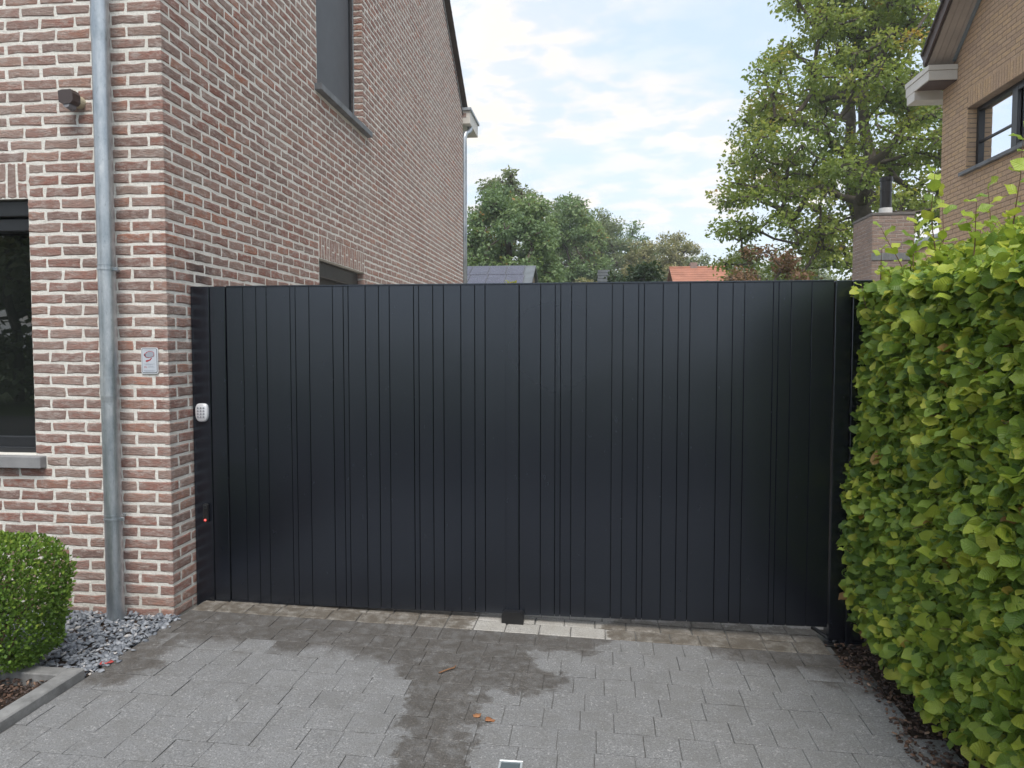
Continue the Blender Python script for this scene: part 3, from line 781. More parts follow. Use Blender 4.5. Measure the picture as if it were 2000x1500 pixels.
for zz_, a, bb, mt in ((1.588, -0.14, -0.082, M_SGREY), (1.505, -0.146, -0.078, M_SGREY), (1.500, -0.138, -0.088, M_SGREY), (1.491, -0.118, -0.085, M_SGREY), (1.486, -0.122, -0.080, M_SGREY),
                       (1.490, -0.145, -0.131, M_SRED), (1.483, -0.147, -0.128, M_SRED), (1.468, -0.148, -0.076, M_SGREY), (1.463, -0.144, -0.080, M_SGREY)):
    u = a
    while u < bb:
        w = RNG.uniform(0.004, 0.011); flat([(u, zz_ - 0.0012), (min(u + w, bb), zz_ - 0.0012), (min(u + w, bb), zz_ + 0.0012), (u, zz_ + 0.0012)], -0.0093, 'print_line', mt, sign); u += w + 0.002

# ------------------------------------------------------------------ gate
YG = 0.259; ZT = 1.975
groove_px = [440, 473.6, 499, 519.4, 565.8, 576, 602.8, 649, 669.8, 679.6, 713, 739, 760, 807.5, 817.5, 845, 866, 899.7, 927, 947.3, 989, 1014.4, 1056, 1084.6, 1095.3, 1116.4, 1145.5, 1196, 1217.5, 1247.5, 1258.6, 1295.5, 1325.5, 1348.6, 1402, 1432, 1455, 1511, 1521.6, 1546, 1586, 1631]
def px_to_x(px, py=575.0):
    # board edges were measured on the photograph; each is a real position along the gate
    u = (px - 1000)/1433.9; v = -(py - 750)/1433.9; yw, pt = -0.1109, 0.0489
    Y = math.cos(pt) + v*math.sin(pt)
    dx = u*math.cos(yw) + Y*math.sin(yw); dy = -u*math.sin(yw) + Y*math.cos(yw)
    return CAM[0] + dx*(YG - CAM[1])/dy
gx = [px_to_x(p) for p in groove_px]
gx[0], gx[-1] = 0.232, 3.856
SEAM = gx[20]; SEAM2 = gx[21]
def leaf_gate(x0, x1, edges, label, zb):
    t = empty('gate_leaf', ((x0 + x1)/2, YG + 0.03, 0), label=label, cat='gate', group='two leaves of the driveway gate')
    for a, b in zip(edges[:-1], edges[1:]):
        g = 0.0014
        m = MB(); m.box((a + g, YG + RNG.uniform(-0.0006, 0.0006), zb), (b - g, YG + 0.022, ZT), bev=0.0016)
        m.build('board', M_GATE, t)
    f = MB(); zi, zo = zb + 0.003, ZT - 0.004
    f.box((x0 + 0.003, YG + 0.0235, zi), (x0 + 0.08, YG + 0.075, zo)); f.box((x1 - 0.08, YG + 0.0235, zi), (x1 - 0.003, YG + 0.075, zo))
    f.box((x0 + 0.081, YG + 0.0235, zi), (x1 - 0.081, YG + 0.075, zi + 0.09)); f.box((x0 + 0.081, YG + 0.0235, zo - 0.09), (x1 - 0.081, YG + 0.075, zo)); f.box((x0 + 0.081, YG + 0.028, zi + 0.091), (x1 - 0.081, YG + 0.034, zo - 0.091))
    f.build('frame', M_GATE, t)
    c = MB(); c.box((x0 + 0.001, YG - 0.001, ZT + 0.0005), (x1 - 0.001, YG + 0.076, ZT + 0.010), bev=0.002); c.build('top_cap', M_GATE, t)
    return t
lf = leaf_gate(gx[0], SEAM, gx[:21], 'left leaf of the dark anthracite board gate, hinged beside the brick house', -0.012)
rg = leaf_gate(SEAM + 0.002, gx[-1], [SEAM + 0.002] + gx[21:], 'right leaf of the dark anthracite board gate, hinged beside the beech hedge', -0.016)
ms = MB(); ms.box((SEAM - 0.003, YG - 0.006, -0.008), (SEAM2 - 0.004, YG - 0.0008, ZT - 0.002), bev=0.0015); ms.build('meeting_strip', M_GATE, rg)
def post(name, boxes, label, zb):
    t = empty(name, (boxes[0][0], YG + 0.05, zb), label=label, cat='gate post', group='gate posts')
    for i, (a, b, y) in enumerate(boxes):
        m = MB(); m.box((a, y, zb), (b, y + 0.10, ZT + 0.006), bev=0.003); m.build('post_profile', M_GATE, t)
    return t
pl = post('gate_post', [(0.005, 0.124, YG - 0.012), (0.1275, 0.226, YG - 0.006)], 'dark square gate post against the brick wall, carrying keypad and photocell', -0.06)
pr = post('gate_post', [(3.862, 3.950, YG - 0.008), (3.9545, 4.06, YG - 0.014)], 'dark square gate post half hidden behind the beech hedge', -0.13)
bp = MB(); bp.box((3.83, YG - 0.05, -0.113), (4.05, YG + 0.12, -0.103), bev=0.002); bp.build('base_plate', M_BLACK, pr)
hb = MB(); hb.tube([(3.80, YG + 0.10, -0.055), (3.90, YG - 0.01, -0.098)], 0.012, 8); hb.tube([(3.90, YG + 0.02, -0.10), (3.90, YG + 0.02, -0.02)], 0.016, 12); hb.build('hinge_arm', M_BLACK, pr)

kp = empty('keypad', (0.071, YG - 0.013, 1.196), label='silver rounded keypad with twelve keys on the dark gate post', cat='keypad')
M_SILVER = plain('silver_plastic', (0.66, 0.67, 0.71), 0.32, metal=0.25, var=0.03)
M_KEY = plain('key_grey', (0.40, 0.41, 0.45), 0.4, metal=0.3, var=0.05)
M_KMARK = plain('key_mark', (0.10, 0.10, 0.12), 0.5, var=0.03)
def shield(s, w, h):
    P = []
    for k in range(28):
        a = 2*math.pi*k/28; ca, sa = math.cos(a), math.sin(a)
        e = 0.55
        x = math.copysign(abs(ca)**e, ca)*w*s; z = math.copysign(abs(sa)**0.62, sa)*h*s
        if z < 0: x *= 1 - 0.16*(z/(h*s))**2
        P.append((x, z))
    return P
kb = MB(); rings = [(1.0, 0.0), (1.0, 0.010), (0.94, 0.017), (0.82, 0.0205)]
V = []
for s, d in rings: V += [(0.071 + x, YG - 0.0125 - d, 1.196 + z) for x, z in shield(s, 0.0415, 0.058)]
F = [(r*28 + k, r*28 + (k+1) % 28, (r+1)*28 + (k+1) % 28, (r+1)*28 + k) for r in range(3) for k in range(28)] + [tuple(3*28 + k for k in range(28))]
kb.add(V, F); kb.build('body', M_SILVER, kp, smooth=True, recalc=True)
for i in range(3):
    for j in range(4):
        m = MB(); cx, cz = 0.071 + (i - 1)*0.0185, 1.226 - j*0.0185
        m.box((cx - 0.006, YG - 0.0375, cz - 0.006), (cx + 0.006, YG - 0.030, cz + 0.006), bev=0.002); k_ = m.build('key', M_KEY, kp)
        m = MB(); m.box((cx - 0.002, YG - 0.0380, cz - 0.003), (cx + 0.0015, YG - 0.0376, cz + 0.003)); m.build('key_mark', M_KMARK, k_)
pc = empty('photocell', (0.088, YG - 0.012, 0.564), label='black gate photocell with a glowing red light, low on the left post', cat='photocell')
m = MB(); m.box((0.073, YG - 0.040, 0.506), (0.104, YG - 0.0125, 0.622), bev=0.006); m.build('housing', M_BLACK, pc)
m = MB(); m.box((0.0765, YG - 0.044, 0.594), (0.1005, YG - 0.0395, 0.617), bev=0.004); m.build('lens_cover', M_FRAME, pc)
t = NT('red_led'); M_LED = t.pbr((0.5, 0.02, 0.02), 0.3, emis=(1.0, 0.10, 0.08), estr=1.0)
m = MB(); m.tube([(0.0885, YG - 0.0395, 0.522), (0.0885, YG - 0.043, 0.522), (0.0885, YG - 0.0445, 0.522)], [0.0072, 0.0062, 0.003], 12); m.build('light', M_LED, pc, smooth=True)

st = MB()
P = rrect(1.962, 2.094, -0.075, 0.016, 0.022, 4)
st.prism(P, 'y', 0.205, 0.258)
tag(st.build('gate_stop', M_BLACK, None, recalc=True), 'black rounded gate stop on the paving under the middle of the gate', 'gate stop')

# ------------------------------------------------------------------ paving stones
ua = Vector((1, 0, TILT)).normalized(); un = Vector((-TILT, 0, 1)).normalized()
stones = []
LEN = (0.150, 0.165, 0.180, 0.200)
row_d = 0.172; y = 0.078 - row_d; k = 0
prs = random.Random(21)
while y > -3.6:
    x = 0.06 + prs.uniform(-0.03, 0.02) + (0.0 if k % 2 else -0.0)
    x += -0.08 * (k % 2)
    first = True
    while x < 3.80 + 0.09*(k % 2):
        w = prs.choice(LEN)
        x0 = max(x, 0.062)
        if x + w - x0 > 0.05: stones.append((x0, y, round(x + w - x0, 3), row_d, prs.uniform(-0.0015, 0.0015)))
        x += w
    y -= row_d; k += 1
sv = [(vis_size((s[0] + s[2]/2, s[1] + s[3]/2, gz(s[0]))) if True else 0, i) for i, s in enumerate(stones)]
def stone_vis(s):
    x, y_, d = project((s[0] + s[2]/2, s[1] + s[3]/2, gz(s[0])))
    return 1/d if (-60 < x < 2060 and y_ < 1560 and d > 0) else -1
order = sorted(range(len(stones)), key=lambda i: -stone_vis(stones[i]))
pick = set(i for i in order[:262] if stone_vis(stones[i]) > 0)
pf = MB()
for i, (x0, y0, w, h, dz) in enumerate(stones):
    g = 0.0013
    M = frame_m((x0 + g, y0 + g, gz(x0 + g) + dz + 0.002), ua, (0, 1, 0), un) @ Matrix.Rotation(prs.uniform(-0.006, 0.006), 4, 'Z')
    if i in pick: link('paving_stone', shared_face('paving_stone', w - 2*g, h - 2*g, M_PAVE, 4, back=0.06, jit=0.0018, inset=0.0028, drop=0.0014, bulge=0.0006), driveway, M)
    else:
        V, F = brick_face(w - 2*g, h - 2*g, prs, back=0.06, jit=0.0018, inset=0.0028, drop=0.0014, bulge=0.0006); pf.add(xf(V, M), F, prs.random())
pf.build('paving_field', M_PAVE_A, driveway, kind='stuff')
# threshold row and first rows behind the gate
for (ya, d, n0, mt) in ((0.080, 0.150, 22, M_THRESH), (0.232, 0.115, 20, M_THRESH), (0.349, 0.150, 20, M_THRESH)):
    x = 0.07 + prs.uniform(-0.05, 0)
    while x < 3.84:
        w = prs.choice((0.165, 0.175, 0.185, 0.2)); x0 = max(x, 0.062); x1 = min(x + w, 3.86)
        if x1 - x0 > 0.05:
            link('paving_stone', shared_face('paving_stone', round(x1 - x0 - 0.006, 3), d - 0.006, mt, 3, back=0.06, jit=0.002, inset=0.006, drop=0.0035, bulge=0.001), driveway,
                 frame_m((x0 + 0.003, ya + 0.003, gz(x0) + prs.uniform(-0.001, 0.002) + 0.002), ua, (0, 1, 0), un))
        x += w
# recessed ground light at the bottom edge
gl = empty('ground_spot', (2.185, -1.285, gz(2.185)), label='square recessed spot with pale metal rim in the paving at the bottom edge', cat='ground light')
M_RIM = plain('brushed_rim', (0.62, 0.66, 0.68), 0.35, metal=0.4, var=0.05)
m = MB(); zg = gz(2.185) + 0.006
for a, b in (((2.137, -1.335), (2.232, -1.327)), ((2.137, -1.255), (2.232, -1.247)), ((2.137, -1.3265), (2.146, -1.2555)), ((2.223, -1.3265), (2.232, -1.2555))):
    m.box((*a, zg - 0.03), (*b, zg + 0.006), bev=0.002)
m.build('rim', M_RIM, gl)
m = MB(); m.box((2.1465, -1.326, zg - 0.03), (2.2225, -1.256, zg + 0.001)); m.build('lens', glass_mat('spot_glass', (0.12, 0.15, 0.16), 0.15), gl)

# kerb round the planting bed
kb_ = MB()
for (a, b) in (((-0.030, -2.03, -0.05), (0.052, -0.845, 0.045)), ((-0.030, -3.2, -0.05), (0.052, -2.036, 0.045)), ((-1.6, -0.925, -0.05), (-0.033, -0.845, 0.043))):
    kb_.box(a, b, bev=0.006)
kb_.build('kerb', M_KERB, None, kind='structure')

# ------------------------------------------------------------------ loose ground cover: slate chips, mulch
def chips(name, pts, size, flatness, mat, label, cat, seed):
    r = np.random.default_rng(seed); T = []; TF = []; TU = []
    for k in range(5):
        rr = random.Random(seed*7 + k); n = 5
        ring = [(math.cos(2*math.pi*i/n + rr.uniform(-.3, .3))*rr.uniform(.7, 1.1), math.sin(2*math.pi*i/n + rr.uniform(-.3, .3))*rr.uniform(.45, .8)) for i in range(n)]
        V = [(x, y, -flatness) for x, y in ring] + [(x*0.86, y*0.86, flatness + rr.uniform(-.1, .1)) for x, y in ring]
        F = []
        for i in range(n):
            j = (i+1) % n; F += [(i, j, n + j), (i, n + j, n + i)]
        F += [(n, n+1, n+2), (n, n+2, n+3), (n, n+3, n+4)]
        T.append(np.array(V)); TF.append(F); TU.append(np.zeros((2*n, 3)))
    Ms = []
    for p in pts:
        s = size * r.uniform(0.55, 1.35)
        Ms.append(np.array(Matrix.Translation(p) @ Matrix.Rotation(r.uniform(0, 6.28), 4, 'Z') @ Matrix.Rotation(r.normal(0, .38), 4, 'X') @ Matrix.Rotation(r.normal(0, .38), 4, 'Y') @ Matrix.Diagonal((s, s*r.uniform(.7, 1.1), s, 1))))
    o = bake(name, T, TF, TU, np.array(Ms), r.random(len(Ms)), mat, None, 'stuff', smooth=False)
    return tag(o, label, cat)
def ramp_mat(name, stops, rough, spec=0.4):
    t = NT(name); c = t.ramp(t.rnd_attr(), stops); c = t.mix(t.ramp(t.noise(60, 3), [(0.4, 0.0), (0.7, 0.4)]), c, t.mix(0.5, c, (0.30, 0.30, 0.32)))
    return t.pbr(c, rough, t.bump(t.noise(120, 3), 0.3, 0.004), spec=spec)
M_SLATE = ramp_mat('slate_chip', [(0.0, (0.10, 0.115, 0.14)), (0.5, (0.19, 0.21, 0.245)), (0.9, (0.32, 0.34, 0.375)), (1.0, (0.56, 0.53, 0.51))], 0.55)
M_MULCH = ramp_mat('bark_mulch', [(0.0, (0.028, 0.018, 0.014)), (0.5, (0.070, 0.040, 0.028)), (0.9, (0.13, 0.075, 0.05)), (1.0, (0.30, 0.20, 0.14))], 0.9, 0.2)
r = random.Random(5)
pts = []
for i in range(4200):
    x, y_ = r.uniform(-1.25, 0.07), r.uniform(-0.84, -0.005)
    if x > 0.045 - max(0, (-0.06 - y_))*0.02: continue
    pts.append((x, y_, -0.030 + r.random()*0.035))
for i in range(60): pts.append((r.gauss(0.05, 0.035), r.uniform(-0.8, -0.08), 0.006))
chips('slate_chippings', pts, 0.0185, 0.16, M_SLATE, 'blue-grey slate chippings between box bush and brick wall', 'gravel', 11)
pts = [(r.uniform(-1.3, -0.035), r.uniform(-1.7, -0.93), -0.012 + r.random()*0.03) for i in range(3000)]
chips('bark_mulch', pts, 0.0125, 0.16, M_MULCH, 'dark bark mulch under the box bush, behind the kerb', 'mulch', 12)
pts = []
for i in range(7500):
    y_ = r.uniform(-2.2, 0.22); x = r.uniform(3.80, 4.9)
    if x < 3.845 + 0.03*math.sin(y_*9): 
        if r.random() > 0.04: continue
    pts.append((x, y_, gz(min(x, 4.2)) - 0.006 + r.random()*0.028))
chips('bark_mulch', pts, 0.0125, 0.16, M_MULCH, 'dark bark mulch along the foot of the beech hedge', 'mulch', 13)

# ------------------------------------------------------------------ leaves
def beech_leaf(seed, wave=0.11):
    rr = random.Random(seed); V = []; U = []
    prof = [(0.0, 0.0), (0.13, 0.21), (0.36, 0.34), (0.62, 0.33), (0.84, 0.20), (1.0, 0.0)]
    ph = rr.uniform(0, 6); curl = rr.uniform(-0.25, 0.12); fold = rr.uniform(0.10, 0.38); tw = rr.uniform(-0.2, 0.2)
    for i, (t, w) in enumerate(prof):
        z = curl * t*t
        V.append((0, t, z)); U.append((0, t, 0))
        if 0 < i < 5:
            for s in (-1, 1):
                ww = w*rr.uniform(0.9, 1.1)
                V.append((s*ww, t + rr.uniform(-.02, .02) - 0.02, z + fold*ww + wave*math.sin(ph + i*2.1 + s) + s*tw*ww)); U.append((s*w, t, 0))
    # indices: 0 | 1,2,3 | 4,5,6 | 7,8,9 | 10,11,12 | 13
    F = [(0, 1, 2), (0, 3, 1)]
    for a, b in ((1, 4), (4, 7), (7, 10)):
        F += [(a, b, b+1), (a, b+1, a+1), (a, b+2, b), (a, a+2, b+2)]
    F += [(10, 13, 11), (10, 12, 13)]
    return np.array(V), F, np.array(U)
BL = [beech_leaf(s) for s in range(9)]
def basis(tip, nrm):
    t = tip.normalized(); n_ = (nrm - t*nrm.dot(t)); n_ = n_.normalized() if n_.length > 1e-4 else t.orthogonal().normalized()
    s = t.cross(n_)
    return s, t, n_
def leaf_matrix(p, tip, nrm, s):
    a, b, c = basis(tip, nrm)
    return np.array(((a.x*s, b.x*s, c.x*s, p[0]), (a.y*s, b.y*s, c.y*s, p[1]), (a.z*s, b.z*s, c.z*s, p[2]), (0, 0, 0, 1)))
def rv(r): return Vector((r.gauss(0, 1), r.gauss(0, 1), r.gauss(0, 1)))

# ------------------------------------------------------------------ beech hedge
hedge = empty('beech_hedge', (4.3, -0.8, -0.11), label='tall yellow-green beech hedge with unclipped top shoots, right of the gate', cat='hedge')
hr = random.Random(99)
HX, HZ = 3.975, 1.93
leaves = []   # (matrix, rnd, depth)
def hedge_off(y_, z): return 0.055*mnoise.noise(Vector((0.3, y_*2.6, z*2.6))) + 0.03*mnoise.noise(Vector((5.3, y_*7, z*7)))
def hedge_face_x(y_, z):
    x = HX + hedge_off(y_, z)
    zr = z + 0.11
    if zr < 0.30: x += (0.30 - zr)**1.2 * 0.22
    x += -0.05*math.exp(-((z - 0.75)/0.55)**2)
    return x
for i in range(20000):
    y_ = hr.uniform(-2.5, 0.235); z = hr.uniform(-0.03, HZ)
    if z < 0.02 and hr.random() < 0.5: continue
    dep = abs(hr.gauss(0, 0.085)) if hr.random() < 0.8 else hr.uniform(0, 0.4)
    x = hedge_face_x(y_, z) + dep
    out = Vector((-1, -0.25, 0))
    tip = out*0.55 + Vector((0, 0, -0.22)) + rv(hr)*0.80
    nrm = Vector((-0.46, -0.34, 0.70)) + rv(hr)*0.62
    s = hr.uniform(0.042, 0.088) if hr.random() < 0.75 else hr.uniform(0.025, 0.045)
    if y_ > 0.15 and x + tip.normalized().x*s < 3.88: continue
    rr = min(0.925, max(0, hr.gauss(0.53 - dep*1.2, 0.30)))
    if hr.random() < 0.008: rr = hr.uniform(0.95, 1.0)
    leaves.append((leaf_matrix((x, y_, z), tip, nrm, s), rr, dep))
for i in range(4200):   # inner leaves
    y_ = hr.uniform(-2.5, 0.2); z = hr.uniform(0.0, HZ - 0.1); x = HX + hr.uniform(0.18, 0.7)
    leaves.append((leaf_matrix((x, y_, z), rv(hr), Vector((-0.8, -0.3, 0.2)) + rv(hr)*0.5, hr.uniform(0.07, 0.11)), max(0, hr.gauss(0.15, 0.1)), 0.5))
for i in range(5200):   # top
    y_ = hr.uniform(-2.5, 0.235); x = hr.uniform(HX + 0.02, 5.15); dep = abs(hr.gauss(0, 0.07))
    edge = max(0.0, 0.14 - (x - HX))
    z = HZ + 0.36*min(x - HX, 0.8) + 0.06*mnoise.noise(Vector((x*2.2, y_*2.2, 1.5))) - dep - edge*0.6 + 0.03
    tip = rv(hr)*0.8 + Vector((-0.35, -0.25, 0.0)); nrm = Vector((-0.25, -0.3, 0.8)) + rv(hr)*0.45
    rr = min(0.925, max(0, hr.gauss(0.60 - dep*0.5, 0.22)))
    leaves.append((leaf_matrix((x, y_, z), tip, nrm, hr.uniform(0.05, 0.095)), rr, dep + 0.02))
def shoot(p0, d, ln, nl, s0):
    p = Vector(p0); dd = Vector(d).normalized(); pts_ = [p.copy()]; rad = [0.0036]
    for k in range(6):
        dd = (dd + rv(hr)*0.07).normalized(); p = p + dd*ln/6; pts_.append(p.copy()); rad.append(0.0036*(1 - k/7))
    tw_ = MB(); tw_.tube(pts_, rad, 5, hr.random(), False); tw_.build('twig', M_TWIG, hedge)
    for k in range(nl):
        t_ = (k + 1)/nl; f = t_*6; i0 = min(5, int(f)); q = pts_[i0].lerp(pts_[i0+1], f - i0)
        side = Vector((math.cos(k*2.6), math.sin(k*2.6), 0))
        tip = side*0.8 + dd*0.45 + rv(hr)*0.2; nrm = dd*0.6 + Vector((-0.2, -0.4, 0.5)) + rv(hr)*0.3
        leaves.append((leaf_matrix(q, tip, nrm, s0*hr.uniform(0.6, 1.1)), min(0.925, max(0, hr.gauss(0.68, 0.16))), 0.0))
for (x, y_, h) in [(4.16, -0.35, 0.40), (4.30, -0.62, 0.46), (4.25, -0.10, 0.30), (4.42, -0.30, 0.26), (4.10, -0.75, 0.20), (4.5, -0.9, 0.34), (4.62, -0.7, 0.30), (4.05, 0.08, 0.16), (4.2, 0.12, 0.24), (4.7, -0.45, 0.30), (4.36, -1.0, 0.3), (4.2, -1.1, 0.24), (4.1, -0.2, 0.22), (4.55, -0.55, 0.42), (4.85, -0.8, 0.36)]:
    shoot((x, y_, HZ - 0.10 + 0.36*min(x - HX, 0.8)), (hr.gauss(0, .14), hr.gauss(0, .14), 1), h + 0.14, int(6 + h*16), 0.078)
for i in range(90):
    y_ = hr.uniform(-2.3, 0.15); x = hr.uniform(HX + 0.04, 5.0)
    shoot((x, y_, HZ - 0.10 + 0.36*min(x - HX, 0.8)), (hr.gauss(0, .25), hr.gauss(0, .25), 1), hr.uniform(0.12, 0.30), 9, 0.075)
for i in range(46):
    y_ = hr.uniform(-2.2, 0.10); z = hr.uniform(0.15, 1.85)
    shoot((hedge_face_x(y_, z) + 0.10, y_, z), (-1, hr.gauss(-0.1, .4), hr.gauss(0.15, .3)), hr.uniform(0.10, 0.19), 6, 0.066)
shoot((3.98, 0.04, 1.74), (-0.45, -0.1, 1), 0.20, 7, 0.05); shoot((3.99, -0.05, 0.50), (-1, -0.1, 0.25), 0.16, 7, 0.05)
# inner wood
wood = MB()
for i in range(26):
    y_ = hr.uniform(-2.5, 0.15); x = hr.uniform(4.2, 4.8)
    pts_ = [(x + hr.uniform(-.05, .05)*k, y_ + hr.uniform(-.04, .04)*k, -0.13 + 0.4*k) for k in range(6)]
    wood.tube(pts_, [0.022, 0.02, 0.017, 0.013, 0.009, 0.004], 6, hr.random(), False)
    for k in range(9):
        q = Vector(pts_[hr.randrange(1, 5)]); e = q + Vector((hr.uniform(-0.16, 0.2), hr.uniform(-.2, .2), hr.uniform(0.0, 0.3)))
        wood.tube([q, q.lerp(e, .5) + rv(hr)*0.02, e], [0.007, 0.005, 0.002], 4, hr.random(), False)
tag(wood.build('stem', M_TWIG, hedge), kind='stuff')
LV = []
for i, (m, rr, dep) in enumerate(leaves):
    p = m[:3, 3]; x, y_, d = project(p)
    LV.append((-(np.linalg.norm(m[:3, 1])/d) if (dep < 0.03 and 0 < x < 2000 and 0 < y_ < 1500) else 1, i))
LV.sort(); pick = set(i for v, i in LV[:300] if v < 0)
bl_me = []
for V, F, U in BL:
    me = bpy.data.meshes.new('leaf'); me.from_pydata(V.tolist(), [], F); me.materials.append(M_BEECH_O)
    u = me.attributes.new('luv', 'FLOAT_VECTOR', 'POINT'); u.data.foreach_set('vector', U.astype(np.float32).ravel())
    me.polygons.foreach_set('use_smooth', [True]*len(me.polygons)); me.update(); bl_me.append(me)
for i in pick:
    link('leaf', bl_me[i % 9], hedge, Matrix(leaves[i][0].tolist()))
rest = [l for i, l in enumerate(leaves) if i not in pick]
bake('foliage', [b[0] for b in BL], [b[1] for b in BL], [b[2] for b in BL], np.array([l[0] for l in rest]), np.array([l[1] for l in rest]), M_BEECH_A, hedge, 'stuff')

# ------------------------------------------------------------------ box bush
bush = empty('box_bush', (-0.55, -0.8, 0), label='clipped green box bush in front of the brick wall, at the left edge', cat='bush')
KITE = (np.array([(0, 0, 0), (0.36, 0.45, 0.10), (0, 1, 0.0), (-0.36, 0.45, 0.10)]), [(0, 1, 2), (0, 2, 3)], np.array([(0, 0, 0), (.3, .5, 0), (0, 1, 0), (-.3, .5, 0)]))
br_ = random.Random(31); ms_ = []; rs_ = []
BX0, BX1, BY0, BY1, BZ = -1.15, -0.115, -1.06, -0.60, 0.635
for i in range(28000):
    # superellipsoid clipped shape, narrower at the foot
    d = rv(br_); d.normalize()
    e = 5.0
    k = (abs(d.x)**e + abs(d.y)**e + abs(d.z)**e)**(-1/e)
    q = d*k
    dep = abs(br_.gauss(0, 0.045)) if br_.random() < 0.72 else br_.uniform(0.05, 0.7)
    sc1 = 1 - dep
    cx, cy, cz = (BX0 + BX1)/2, (BY0 + BY1)/2, BZ/2 + 0.02
    wob = 1 + 0.07*mnoise.noise(d*3.0) + 0.05*mnoise.noise(d*9.0) + (0.06*br_.random() if br_.random() < 0.06 else 0)
    x = cx + q.x*(BX1 - BX0)/2*sc1*wob; y_ = cy + q.y*(BY1 - BY0)/2*sc1*wob; z = cz + q.z*(BZ/2)*sc1*(1 + 0.04*mnoise.noise(d*5 + Vector((4, 1, 2))))
    nar = 1 - 0.26*max(0, 1 - z/0.42)**1.2
    x = cx + (x - cx)*(1 - 0.14*max(0, 1 - z/0.42)**1.2); y_ = cy + (y_ - cy)*(1 - 0.10*max(0, 1 - z/0.4))
    tip = d*0.7 + Vector((0, 0, 0.5)) + rv(br_)*0.5; nrm = d*0.5 + Vector((0, 0, 0.5)) + rv(br_)*0.5
    ms_.append(leaf_matrix((x, y_, z), tip, nrm, br_.uniform(0.014, 0.025)))
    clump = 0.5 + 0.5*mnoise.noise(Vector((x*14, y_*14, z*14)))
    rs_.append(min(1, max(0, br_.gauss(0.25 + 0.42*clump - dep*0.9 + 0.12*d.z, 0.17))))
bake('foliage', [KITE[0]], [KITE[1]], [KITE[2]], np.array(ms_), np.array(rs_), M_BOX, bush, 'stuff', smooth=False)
bw = MB()
for i in range(34):
    a = Vector((br_.uniform(-0.75, -0.4), br_.uniform(-0.88, -0.74), -0.02)); e = Vector((br_.uniform(-1.05, -0.22), br_.uniform(-0.98, -0.65), br_.uniform(0.2, 0.5)))
    bw.tube([a, a.lerp(e, 0.5) + Vector((0, 0, 0.06)), e], [0.009, 0.006, 0.002], 5, br_.random(), False)
bw.build('stem', M_TWIG, bush)

# ------------------------------------------------------------------ fallen bits on the drive
def fallen(name, p, size, yawr, col, label, cat, seed):
    V, F, U = beech_leaf(seed, 0.10); mb = MB(); a = yawr
    V2 = V*size; c, s = math.cos(a), math.sin(a)
    W = np.stack([V2[:, 0]*c - V2[:, 1]*s + p[0], V2[:, 0]*s + V2[:, 1]*c + p[1], V2[:, 2]*0.8 + gz(p[0]) + 0.009], 1)
    mb.add(W, F); o = mb.build(name, plain('fallen_' + cat.replace(' ', '_') + str(seed), col, 0.7, var=0.3, scale=60), None, smooth=True)
    sol = o.modifiers.new('thickness', 'SOLIDIFY'); sol.thickness = 0.0012
    return tag(o, label, cat)
fallen('fallen_leaf', (2.00, -0.93), 0.05, 0.4, (0.36, 0.17, 0.08), 'curled orange fallen leaf on the dry stone in the middle of the drive', 'leaf', 41)
fallen('fallen_leaf', (2.035, -0.955), 0.055, -0.9, (0.34, 0.15, 0.07), 'narrow orange fallen leaf, right of the curled one on the drive', 'leaf', 42)
fallen('fallen_leaf', (0.035, -0.72), 0.065, -1.0, (0.40, 0.055, 0.05), 'red fallen leaf at the edge of the slate chippings', 'leaf', 43)
tw = MB(); tw.tube([(1.735, -0.525, gz(1.74) + 0.009), (1.772, -0.487, gz(1.77) + 0.012), (1.80, -0.455, gz(1.8) + 0.010), (1.803, -0.425, gz(1.8) + 0.009)], [0.0035, 0.0042, 0.004, 0.002], 6)
tag(tw.build('fallen_twig', plain('twig_brown', (0.22, 0.115, 0.06), 0.8, var=0.2, scale=40), None), 'bent brown twig lying on the wet stones of the drive', 'twig')

# ------------------------------------------------------------------ neighbour's house on the right
NXW = 7.5; NYB = 7.33; NRP = 0.82; NZ0 = 5.30
nb = empty('neighbour_house', (9.5, 3.3, -0.1), label='ochre brick neighbouring house with dark window and white eaves box, upper right', cat='house')
WN = (4.45, 6.60, 3.995, 4.835)
nc = MB(); NMR = 0.004
NP_ = lambda u, z, d: (NXW + NMR + d, u, z)
wall_panel(nc, -0.7, NYB, -0.2, NZ0, [WN], NP_, 0.20)
nry = 3.3; nrz = NZ0 + (NYB - nry)*NRP
nc.add([(NXW + NMR, -0.7, NZ0), (NXW + NMR, NYB, NZ0), (NXW + NMR, nry, nrz)], [(0, 1, 2)])
nc.add([(NXW + NMR, NYB - 0.002, -0.2), (13.5, NYB - 0.002, -0.2), (13.5, NYB - 0.002, NZ0), (NXW + NMR, NYB - 0.002, NZ0)], [(0, 1, 2, 3)])
nwall = nc.build('wall', M_NMORTAR, nb)
NL, NC_ = 0.205, 0.0635; NJ = 0.010; nbh = 0.0525
nl = []
for j in range(22, 128):
    z = j*NC_ - 0.03; zc = z + NC_/2
    u = NYB - (0 if j % 2 else 0.1025)
    first = True
    if j % 2 == 0: nl.append((NYB - 0.1025 + NJ, NYB, z))
    while u > 2.6:
        u1, u0 = u, u - NL + NJ; u -= NL
        segs = [(u0, u1)]
        a, b, c, d = WN
        if c - 0.055 < zc < d + 0.235:
            q = 0.006 if zc > d else (0.10 if zc < c else 0)
            segs = [(s, min(e, a - q)) for s, e in segs if s < a - q] + [(max(s, b + q), e) for s, e in segs if e > b + q]
        for s0, s1 in segs:
            if s1 - s0 < 0.03 or z + nbh > NZ0 + min(NYB - (s0+s1)/2, 9)*NRP + 0.25: continue
            nl.append((s0, s1, z))
nsing = []
